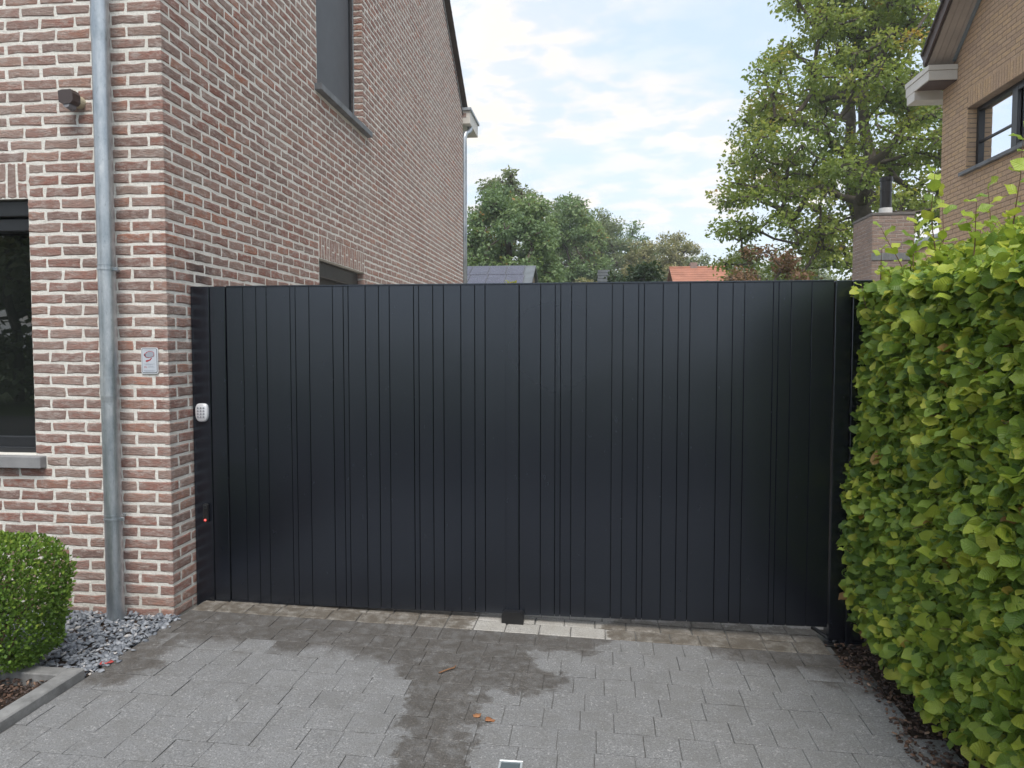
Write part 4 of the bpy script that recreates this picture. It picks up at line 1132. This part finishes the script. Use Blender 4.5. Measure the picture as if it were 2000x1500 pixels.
for s0, s1, z in nl:
    M = frame_m((NXW, s1, z), (0, -1, 0), (0, 0, 1), (-1, 0, 0)); nsing.append((((s0 + s1)/2, z), round(s1 - s0, 3), nbh, M))
k = 0; u = WN[0]
while u < WN[1] - 0.02:
    nsing.append(((u, WN[3]), 0.0525, 0.222, frame_m((NXW, u + 0.0575, WN[3] + 0.004), (0, -1, 0), (0, 0, 1), (-1, 0, 0)))); u += 0.0632
for j in range(0, 14):
    z = 3.995 + j*NC_
    if z + nbh < WN[3]: nsing.append(((WN[1], z), 0.12, nbh, frame_m((NXW + 0.002, WN[1] - 0.0005, z + 0.005), (1, 0, 0), (0, 0, 1), (0, -1, 0))))
order = []
for i, s in enumerate(nsing):
    x, y_, d = project((NXW, s[0][0], s[0][1]))
    order.append((d if (1800 < x < 2010 and -10 < y_ < 430) else 99, i))
order.sort(); pick = set(i for d, i in order[:300] if d < 50)
nf = MB()
for i, (c, w, h, M) in enumerate(nsing):
    if i in pick: link('brick', shared_face('brick', w, h, M_NB_O, 4, jit=0.0008, inset=0.004, drop=0.002, bulge=0.0006), nwall, M)
    else:
        V, F = brick_face(w, h, RNG, jit=0.0008, inset=0.004, drop=0.002, bulge=0.0006); nf.add(xf(V, M), F, RNG.random())
nf.build('brickwork', M_NB_A, nwall, kind='stuff')
# roof with overhanging verge
r_ = MB(); SOF = 0.30
def nline(y_): return NZ0 + SOF + (NYB - 0.33 - y_)*NRP
roof_slab(r_, 7.06, nline(7.06) + 0.012, nry, nline(nry) + 0.012, 7.12, 13.8, 0.10); roof_slab(r_, 2*nry - NYB - 0.32, nline(NYB + 0.32) + 0.012, nry, nline(nry) + 0.012, 7.12, 13.8, 0.10)
nroof = r_.build('roof', M_ROOFT, nb, recalc=True)
for k in range(4):
    s_ = MB(); a = 7.15 + k*0.0865
    roof_slab(s_, 7.02, nline(7.02) - 0.012, nry, nline(nry) - 0.012, a, a + 0.082, 0.02); s_.build('soffit_board', M_TAUPE, nroof, recalc=True)
s_ = MB(); roof_slab(s_, 6.98, nline(6.98) - 0.05, nry, nline(nry) - 0.05, 7.09, 7.118, 0.20); s_.build('verge_board', M_BROWN, nroof, recalc=True)
s_ = MB(); roof_slab(s_, 6.96, nline(6.96) - 0.045, nry, nline(nry) - 0.045, 7.455, 7.492, 0.030); s_.build('wall_trim', M_TRIM, nroof, recalc=True)
n = 26; s_ = MB()
for k in range(n):
    ya = 7.04 + (nry - 7.04)*k/n; yb = 7.04 + (nry - 7.04)*((k+1)/n + 0.004)
    roof_slab(s_, ya, nline(ya) + 0.135, yb, nline(yb) + 0.118, 7.06, 7.30, 0.03)
s_.build('verge_tiles', M_ROOFT, nroof, recalc=True, kind='stuff')
e_ = MB(); e_.box((7.115, 6.90, 5.325), (7.497, 7.66, 5.455), bev=0.004); ev = e_.build('eaves_box', M_WHITE, nb)
e_ = MB(); e_.box((7.105, 6.89, 5.458), (7.497, 7.67, 5.530), bev=0.004); e_.build('eaves_rim', M_WHITE, ev)
e_ = MB(); e_.box((7.13, 6.915, 5.312), (7.495, 7.30, 5.324)); e_.build('eaves_soffit', M_BROWN, ev)
e_ = MB(); e_.box((7.12, 7.36, 5.20), (13.5, 7.62, 5.323)); e_.build('rear_eaves', M_WHITE, ev)
# window
def nwindow():
    y0, y1, z0, z1 = WN; x = NXW + 0.12
    f = MB()
    f.box((x, y0, z0), (x + 0.06, y0 + 0.055, z1), bev=0.004); f.box((x, y1 - 0.055, z0), (x + 0.06, y1, z1), bev=0.004)
    f.box((x + 0.002, y0, z1 - 0.055), (x + 0.06, y1, z1), bev=0.004); f.box((x + 0.002, y0, z0), (x + 0.06, y1, z0 + 0.055), bev=0.004)
    f.box((x + 0.001, y1 - 0.93, z0 + 0.01), (x + 0.055, y1 - 0.84, z1 - 0.01), bev=0.004)
    w = f.build('window', M_FRAME, nb)
    s = MB(); s.box((x - 0.012, y1 - 1.60, z0 + 0.05), (x + 0.03, y1 - 1.54, z1 - 0.05), bev=0.004); s.box((x - 0.012, y1 - 0.99, z0 + 0.05), (x + 0.03, y1 - 0.935, z1 - 0.05), bev=0.004)
    s.box((x - 0.01, y1 - 1.54, z0 + 0.05), (x + 0.03, y1 - 0.99, z0 + 0.10), bev=0.004); s.box((x - 0.01, y1 - 1.54, z1 - 0.10), (x + 0.03, y1 - 0.99, z1 - 0.05), bev=0.004); s.build('sash', M_FRAME, w)
    for a, b in ((y0 + 0.05, y1 - 0.925), (y1 - 0.845, y1 - 0.05)):
        g = MB(); g.add([(x + 0.04, a, z0 + 0.05), (x + 0.04, b, z0 + 0.05), (x + 0.04, b, z1 - 0.05), (x + 0.04, a, z1 - 0.05)], [(0, 1, 2, 3)]); g.build('pane', M_GLASS_N, w)
    br = MB(); br.box((x + 0.02, y1 - 0.845, z0 + 0.36), (x + 0.036, y1 - 0.05, z0 + 0.385)); br.build('glazing_bar', M_FRAME, w)
    sl = MB(); sl.box((NXW - 0.055, y0 - 0.1, z0 - 0.052), (x + 0.02, y1 + 0.10, z0 - 0.003), bev=0.004); sl.build('sill', M_STONED, w)
nwindow()
# lower rear wing with chimney stack and flue
def brick_box(mb, x0, x1, y0, y1, z0, z1, rs, Lb=0.21, cb=0.066):
    j = 0; z = z0
    while z < z1 - 0.03:
        for (axis, a, b) in (('x', y0, y1), ('y', x0, x1)):
            u = a - (Lb/2 if (j + (axis == 'y')) % 2 else 0)
            while u < b:
                s, e = max(u, a), min(u + Lb - 0.012, b); u += Lb
                if e - s < 0.03: continue
                V, F = brick_face(e - s, cb - 0.012, rs, jit=0.001, inset=0.004, drop=0.002)
                M = frame_m((x0, e, z), (0, -1, 0), (0, 0, 1), (-1, 0, 0)) if axis == 'x' else frame_m((s, y0, z), (1, 0, 0), (0, 0, 1), (0, -1, 0))
                mb.add(xf(V, M), F, rs.random())
        z += cb; j += 1
CX0, CX1, CY0, CY1, CZ1 = 7.405, 8.11, 9.68, 10.66, 3.95
c_ = MB(); c_.box((CX0 + 0.004, CY0 + 0.004, -0.2), (CX1, CY1, CZ1 - 0.004)); chim = c_.build('chimney', M_CMORTAR, nb)
c_ = MB(); brick_box(c_, CX0, CX1, CY0, CY1, 2.30, CZ1, random.Random(4)); c_.build('brickwork', M_CHIM, chim, kind='stuff')
c_ = MB(); c_.box((CX0 - 0.012, CY0 - 0.012, CZ1), (CX1 + 0.012, CY1 + 0.012, CZ1 + 0.045), bev=0.004); c_.build('capping', plain('chimney_cap', (0.16, 0.15, 0.145), 0.9, var=0.2), chim)
c_ = MB(); c_.tube([(7.72, 9.95, CZ1 + 0.16), (7.72, 9.95, 4.60)], 0.098, 18); c_.tube([(7.72, 9.95, 4.42), (7.72, 9.95, 4.44)], 0.106, 18); c_.tube([(7.72, 9.95, 4.60), (7.72, 9.95, 4.665)], 0.112, 18); c_.build('flue_pipe', M_BLACK, chim)
c_ = MB(); c_.tube([(7.72, 9.95, CZ1 + 0.04), (7.72, 9.95, CZ1 + 0.165)], 0.112, 18); c_.build('flue_collar', plain('white_collar', (0.66, 0.66, 0.66), 0.5), chim)
c_ = MB(); c_.box((CX0 - 0.006, CY0 - 0.014, 3.16), (CX1 + 0.01, CY0 - 0.001, 3.28)); c_.build('lead_flashing', M_ZINC, chim)
a_ = MB(); a_.prism([(8.116, -0.2), (11.0, -0.2), (11.0, 4.42), (8.116, 3.33)], 'y', 9.70, 12.5); wing = a_.build('rear_wing', M_NMORTAR, nb, recalc=True)
a_ = MB()
rsn = random.Random(8)
for j in range(36):
    z = 1.9 + j*0.0635; u = 8.12 - (0.1 if j % 2 else 0)
    while u < 10.9:
        s, e = max(u, 8.12), u + 0.195; u += 0.205
        if z + 0.06 > 3.31 + (s - 8.116)*0.377: continue
        V, F = brick_face(e - s, 0.0525, rsn, jit=0.0008, inset=0.004, drop=0.002); a_.add(xf(V, frame_m((s, 9.695, z), (1, 0, 0), (0, 0, 1), (0, -1, 0))), F, rsn.random())
a_.build('brickwork', M_NB_A, wing, kind='stuff')
a_ = MB(); a_.prism([(8.11, 3.335), (11.0, 4.425), (11.0, 4.51), (8.11, 3.42)], 'y', 9.66, 12.52); a_.build('wing_coping', M_ZINC, wing, recalc=True)

# ------------------------------------------------------------------ trees
def tree(name, base, trunk_r, fork_z, centre, radii, nl, per, lr, lsize, mat, label, cat, seed, group=None, shell=0.5, trunk_to=None, flat=0.62, bias=0.0, stems=1, lower=-1.0, rshift=0.0, taper=0.0, thin=1.0, gapf=0.62):
    r = random.Random(seed); base = Vector(base); c = Vector(centre); R = Vector(radii)
    root = empty(name, base, label=label, cat=cat, group=group)
    nodes = []; par = []
    def grow(a, b, n, parent, wob):
        idx = parent
        for k in range(1, n + 1):
            p = a.lerp(b, k/n) + Vector((r.gauss(0, wob), r.gauss(0, wob), r.gauss(0, wob*0.5)))
            nodes.append(p); par.append(idx); idx = len(nodes) - 1
        return idx
    for s_ in range(stems):
        b0 = base + Vector((r.uniform(-.4, .4), r.uniform(-.4, .4), 0)) * (0 if stems == 1 else 1)
        nodes.append(b0); par.append(-1); i0 = len(nodes) - 1
        top = Vector(trunk_to) if trunk_to else Vector((c.x, c.y, fork_z))
        if stems > 1: top = top + Vector((r.uniform(-1, 1), r.uniform(-1, 1), r.uniform(-.5, .5)))*R.x*0.3
        f = Vector((b0.x*0.7 + top.x*0.3, b0.y*0.7 + top.y*0.3, fork_z))
        i1 = grow(b0, f, 3, i0, 0.04*R.x*0.3); top2 = Vector((c.x + r.uniform(-.15, .15)*R.x, c.y, c.z + R.z*0.35)) if stems == 1 else Vector((top.x + r.uniform(-.2, .2)*R.x, top.y, c.z + R.z*0.5))
        grow(f, top2, 6, i1, 0.03*R.x)
    lob = []
    tries = 0
    while len(lob) < nl and tries < nl*40:
        tries += 1
        d = rv(r).normalized(); k = r.random()**(1/3)
        k = 1 - (1 - k)*(1 - shell)
        p = Vector((d.x*k*R.x, d.y*k*R.y, d.z*k*R.z))
        if p.z < lower*R.z: continue
        wv = 1 + 0.22*mnoise.noise(d*2.2 + Vector((seed, 0, 0)))
        tq = max(0.0, p.z/R.z); p.x *= 1 - taper*tq; p.y *= 1 - taper*tq
        p = c + p*wv
        if any((p - q).length < lr*gapf for q, _ in lob): continue
        lob.append((p, lr*r.uniform(0.65, 1.25)))
    lob.sort(key=lambda q: (q[0] - c).length)
    tips = []
    for p, rad in lob:
        best, bi = 1e9, 0
        for i, q in enumerate(nodes):
            if q.z < fork_z*0.6 and i < 4: continue
            d = (p - q).length + max(0, q.z - p.z)*0.8
            if d < best: best, bi = d, i
        q = nodes[bi]; mid = q.lerp(p, 0.5) + Vector((0, 0, -0.06*(p - q).length))
        n = max(1, int((p - q).length/(lr*0.7)))
        i1 = grow(q, mid, max(1, n//2), bi, 0.05*lr); i2 = grow(mid, p, max(1, n - n//2), i1, 0.05*lr); tips.append(i2)
        for _ in range(2):
            e = p + rv(r).normalized()*rad*0.6; i3 = grow(p, e, 1, i2, 0.02)
    rad = [0.0]*len(nodes); kids = [0]*len(nodes)
    for i in range(len(nodes) - 1, -1, -1):
        if rad[i] == 0: rad[i] = 0.012*max(1, trunk_r/0.2)
        else: rad[i] = rad[i]**(1/2.4)
        if par[i] >= 0: rad[par[i]] += rad[i]**2.4
    sc0 = trunk_r/max(rad[0], 1e-4)
    mb = MB()
    for i, p in enumerate(nodes):
        j = par[i]
        if j < 0: continue
        ra, rb = min(rad[j]*sc0, trunk_r*1.05), min(rad[i]*sc0, trunk_r)
        if par[j] >= 0 and rad[j] > rad[i]*1.5: ra = min(ra, rb*1.5)
        mb.tube([nodes[j], p], [max(ra, 0.006), max(rb, 0.005)], 6, r.random(), False)
    mb.build('trunk', M_BARK, root, smooth=True)
    ms, rn = [], []
    for p, lrad in lob:
        cr = r.gauss(0, 0.16) + rshift
        n = int(per*(lrad/lr)**2)
        for _ in range(int(n*thin)):
            d = rv(r).normalized(); k = r.random()**0.45
            q = p + Vector((d.x, d.y, d.z*flat))*lrad*k*(1 + 0.25*mnoise.noise(d*3 + p))
            tip = d*0.5 + Vector((0, 0, -0.25)) + rv(r)*0.6; nrm = d*0.4 + Vector((0, 0, 0.7)) + rv(r)*0.5
            ms.append(leaf_matrix(q, tip, nrm, lsize*r.uniform(0.6, 1.3)))
            rn.append(min(1, max(0, 0.42 + cr + 0.18*d.z + r.gauss(0, 0.13))))
    bake('crown', [KITE2[0], KITE3[0]], [KITE2[1], KITE3[1]], [KITE2[2], KITE3[2]], np.array(ms), np.array(rn), mat, root, smooth=False)
    return root
KITE2 = (np.array([(0, 0, 0), (0.30, 0.28, 0.06), (0.26, 0.66, 0.05), (0, 1, -0.06), (-0.28, 0.62, 0.08), (-0.30, 0.30, 0.03)]), [(0, 1, 2), (0, 2, 3), (0, 3, 4), (0, 4, 5)], np.zeros((6, 3)))
KITE3 = (np.array([(0, 0, 0), (0.42, 0.22, 0.10), (0.18, 0.60, 0.0), (0.05, 0.95, -0.1), (-0.20, 0.55, 0.06), (-0.40, 0.35, 0.12)]), [(0, 1, 2), (0, 2, 3), (0, 3, 4), (0, 4, 5)], np.zeros((6, 3)))

tree('oak_tree', (11.6, 22.0, 0), 0.30, 3.0, (11.15, 22.0, 6.6), (4.6, 4.0, 10.4), 300, 190, 0.66, 0.14, M_OAK,
     'large spreading oak with thinning yellow-green crown beside the neighbouring house', 'tree', 3, None, 0.25, None, 0.62, lower=-0.42, taper=0.5, thin=1.0)
tree('oak_tree', (13.0, 26.0, 0), 0.24, 4.0, (12.5, 26.0, 11.0), (3.6, 3.4, 7.5), 90, 120, 0.8, 0.17, M_OAK,
     'second oak close behind the large oak, showing between chimney and eaves', 'tree', 14, None, 0.3, None, 0.6, lower=-0.9)
tree('copper_shrub', (7.6, 18.6, 0), 0.05, 1.2, (7.6, 18.6, 2.9), (1.35, 1.1, 1.75), 34, 230, 0.42, 0.10, M_BROWNL,
     'copper-brown shrub with dry foliage below the large oak, above the gate', 'shrub', 5, None, 0.3, None, 0.7, stems=3)
tree('chestnut_tree', (-1.9, 31.5, 0), 0.35, 2.4, (-1.75, 31.5, 5.0), (2.7, 2.8, 3.95), 170, 300, 0.66, 0.17, M_CHEST,
     'dense blue-green chestnut tree beside the rear downpipe of the brick house', 'tree', 6, None, 0.55, None, 0.75, gapf=0.45)
tree('leafy_tree', (-3.2, 40.0, 0), 0.25, 5.0, (-2.9, 40, 9.3), (1.8, 1.8, 3.0), 40, 170, 0.6, 0.18, M_WOODL,
     'tall thin-topped tree just behind the chestnut, against the sky', 'tree', 7, 'trees beyond the gate', 0.3, None, 0.6)
wood = [
 ('leafy_tree', (1.2, 46, 0), (1.0, 46, 7.3), (2.3, 2.3, 4.3), 42, 240, 0.95, M_CHEST, 'green rounded tree immediately right of the chestnut', 0.05),
 ('leafy_tree', (-0.6, 58, 0), (-0.4, 58, 9.0), (3.4, 3.0, 4.9), 44, 230, 1.2, M_WOODL, 'broad tree rising over the right shoulder of the chestnut', 0.0),
 ('leafy_tree', (3.1, 60, 0), (3.0, 60, 8.0), (2.6, 2.6, 5.4), 42, 230, 1.1, M_WOODL, 'highest tree in the middle of the distant wood', 0.05),
 ('leafy_tree', (5.4, 63, 0), (5.3, 63, 7.6), (2.5, 2.6, 5.3), 40, 230, 1.1, M_CHEST, 'tree on the right shoulder of the distant wood', 0.05),
 ('leafy_tree', (2.5, 48, 0), (2.4, 48, 5.5), (0.85, 0.9, 3.6), 26, 160, 0.55, M_OLIVE, 'slender bare-looking grey tree in front of the distant wood', 0.1),
 ('leafy_tree', (7.3, 58, 0), (7.2, 58, 6.4), (2.5, 2.4, 4.4), 40, 220, 1.0, M_OLIVE, 'olive-yellow tree left of the feathery one over the wood', 0.15),
 ('leafy_tree', (9.4, 60, 0), (9.3, 60, 6.6), (1.9, 2.0, 5.0), 30, 170, 0.85, M_OLIVE, 'feathery loose-topped tree above the red tiled roof', 0.1),
 ('leafy_tree', (12.2, 64, 0), (12.2, 64, 4.9), (2.4, 2.2, 4.2), 34, 220, 1.0, M_OLIVE, 'low yellowish tree between red roof and large oak', 0.15),
 ('leafy_tree', (14.2, 58, 0), (14.2, 58, 5.2), (2.2, 2.2, 4.6), 34, 220, 1.0, M_WOODL, 'distant green tree behind the copper shrub', 0.0),
 ('leafy_tree', (17.0, 50, 0), (17.0, 50, 4.4), (3.4, 2.4, 3.8), 36, 220, 1.0, M_WOODL, 'distant low tree behind the large oak', 0.0),
 ('leafy_tree', (10.9, 56, 0), (10.8, 56, 4.9), (2.0, 2.0, 3.9), 34, 200, 0.9, M_WOODL, 'soft green tree directly behind the ridge of the red roof', 0.1),
 ('leafy_tree', (1.7, 40, 0), (1.75, 40, 3.6), (1.0, 1.0, 2.4), 24, 170, 0.55, M_OLIVE, 'short yellowish tree between garage roof and wood', 0.15),
]
wood += [
 ('leafy_tree', (1.0, 72, 0), (1.0, 72, 8.5), (3.6, 2.6, 5.4), 46, 200, 1.15, M_WOODL, 'farther tree filling the gap behind the middle of the wood', 0.05),
 ('leafy_tree', (7.6, 74, 0), (7.6, 74, 6.8), (3.8, 2.6, 5.2), 46, 200, 1.15, M_WOODL, 'farther tree filling the gap left of the feathery tree', 0.1),
]
for i, (nm, b, c, R, nl, per, lr, mat, lab, rsft) in enumerate(wood):
    tree(nm, b, 0.16, c[2] - R[2]*0.75, c, R, int(nl*2.6), int(per*0.85), lr*0.72, 0.19, mat, lab, 'tree', 40 + i, 'trees beyond the gate', 0.5, None, 0.75, rshift=rsft, gapf=0.42)
tree('dark_yew', (4.3, 28.5, 0), 0.14, 0.8, (4.35, 28.5, 2.7), (1.35, 1.4, 2.75), 44, 300, 0.55, 0.17, M_DKLEAF,
     'dark green yew showing above the gate left of the red roof', 'tree', 61, None, 0.5, None, 0.7)
tree('garden_shrub', (0.55, 13.5, 0), 0.03, 0.8, (0.55, 13.5, 2.45), (0.30, 0.3, 0.85), 14, 90, 0.16, 0.085, M_OAK, 'bright green shoots just over the gate in front of the garage roof', 'shrub', 62, None, 0.3, None, 0.7, stems=2, rshift=0.3)
tree('garden_shrub', (3.1, 30.0, 0), 0.04, 1.0, (3.05, 30.0, 3.0), (0.55, 0.5, 1.5), 16, 90, 0.28, 0.12, M_OAK, 'light green shrub left of the dark yew, over the gate', 'shrub', 63, None, 0.3, None, 0.7, stems=2, rshift=0.25)
# street side, mirrored in the front window and softly in the gate
for i, (x, y_, h, lab) in enumerate([(-19.5, -18, 7.5, 'leafy street tree mirrored deep in the front window'), (-15.6, -17, 6.6, 'leafy street tree mirrored in the middle of the front window'), (-11.8, -17.5, 7.0, 'leafy street tree mirrored at the right side of the front window')]):
    tree('street_tree', (x, y_, -0.1), 0.15, 1.6, (x, y_, h*0.55), (2.7, 2.0, h*0.5), 34, 150, 1.0, 0.34, M_WOODL, lab, 'tree', 80 + i, 'trees across the road', 0.5, None, 0.65)

# ------------------------------------------------------------------ far buildings
gar = empty('garage', (-0.8, 21.0, 0), label='low building with dark solar panels on its roof, behind the rear downpipe', cat='garage')
gr = MB(); roof_slab(gr, 21.9, 4.43, 18.4, 2.9, -6.0, 0.46, 0.08); roof_slab(gr, 21.9, 4.43, 25.4, 2.9, -6.0, 0.46, 0.08)
M_SLROOF = plain('slate_roof', (0.125, 0.14, 0.155), 0.6, var=0.2, scale=3)
groof = gr.build('roof', M_SLROOF, gar, recalc=True)
gw = MB(); gw.box((-5.9, 18.7, -0.2), (0.36, 25.1, 2.95)); gw.prism([(18.7, 2.95), (25.1, 2.95), (21.9, 4.38)], 'x', -5.9, 0.36); gw.build('wall', M_NMORTAR, gar, recalc=True)
M_PV = plain('solar_panel', (0.050, 0.048, 0.078), 0.28, var=0.2, scale=2); M_PVF = plain('panel_frame', (0.10, 0.10, 0.13), 0.4)
dv = Vector((0, -3.5, -1.53)).normalized(); nvp = Vector((0, -1.53, 3.5)).normalized()
for rI in range(3):
    for cI in range(9):
        xa = 0.12 - (cI + 1)*0.62 + (0.06 if rI else 0.0)
        a0 = Vector((xa, 21.9, 4.43)) + dv*(0.10 + rI*1.02) + nvp*0.10
        if rI > 0 and cI == 0: pass
        for (ins, lift, nm, mt) in ((0.0, 0.0, 'solar_panel', M_PVF), (0.022, 0.006, 'cells', M_PV)):
            m = MB(); q = a0 + nvp*lift
            V = [q + Vector((ins, 0, 0)) + dv*ins, q + Vector((0.60 - ins, 0, 0)) + dv*ins, q + Vector((0.60 - ins, 0, 0)) + dv*(1.0 - ins), q + Vector((ins, 0, 0)) + dv*(1.0 - ins)]
            W = [tuple(v) for v in V] + [tuple(v + nvp*0.02) for v in V]
            m.add(W, [(0, 1, 2, 3), (7, 6, 5, 4), (0, 4, 5, 1), (1, 5, 6, 2), (2, 6, 7, 3), (3, 7, 4, 0)])
            o = m.build(nm, mt, pn if nm == 'cells' else groof, recalc=True)
            if nm == 'solar_panel': pn = o
        # sub-level: panels sit on the roof part
rh = empty('red_roof_house', (8.4, 39, 0), label='distant house with orange-red tiled roof showing over the gate', cat='house')
M_RTILE = plain('orange_roof_tile', (0.37, 0.165, 0.11), 0.8, var=0.18, scale=1.5, spec=0.3)
m = MB(); m.box((7.0, 35.6, -0.2), (9.8, 43, 4.0)); m.build('wall', plain('far_wall', (0.36, 0.24, 0.18), 0.9), rh)
m = MB()
for k in range(15):
    ya, yb = 39.2 - k*0.31, 39.2 - (k + 1)*0.31 - 0.03
    za, zb = 6.14 - k*0.155 + 0.02, 6.14 - (k+1)*0.155 + 0.035 - 0.015
    roof_slab(m, ya, za, yb, zb, 6.80, 10.0, 0.045)
roof_slab(m, 39.2, 6.14, 43.6, 3.9, 6.80, 10.0, 0.06)
m.tube([(6.78, 39.2, 6.20), (10.0, 39.2, 6.20)], 0.09, 8); rr_ = m.build('roof', M_RTILE, rh, recalc=True)
m = MB(); m.box((7.98, 39.1, 5.9), (8.36, 39.7, 6.50)); m.build('chimney', plain('far_chimney', (0.27, 0.20, 0.18), 0.9), rr_)
sh = empty('slate_house', (3.6, 44, 0), label='small grey slate gable half hidden left of the dark yew', cat='house')
m = MB(); m.box((2.75, 42, -0.2), (7, 50, 4.9)); m.build('wall', plain('pale_render', (0.42, 0.37, 0.33), 0.9), sh)
m = MB()
for k in range(8):
    m.box((2.70 + 0.02*(k % 2), 41.7 + k*0.02, 5.0 + k*0.18), (3.45, 49, 5.155 + k*0.18))
m.build('roof', M_SLROOF, sh)


# ------------------------------------------------------------------ thin morning air
hz = MB(); hz.box((-60, -40, -1.3), (70, 95, 22.0))
t = NT('thin_air'); pv = t.n('ShaderNodeVolumePrincipled'); pv.inputs['Color'].default_value = (0.90, 0.94, 1.0, 1); pv.inputs['Density'].default_value = 0.0012
t.t.links.new(pv.outputs[0], t.out.inputs['Volume'])
tag(hz.build('haze', t.m, None), kind='stuff')
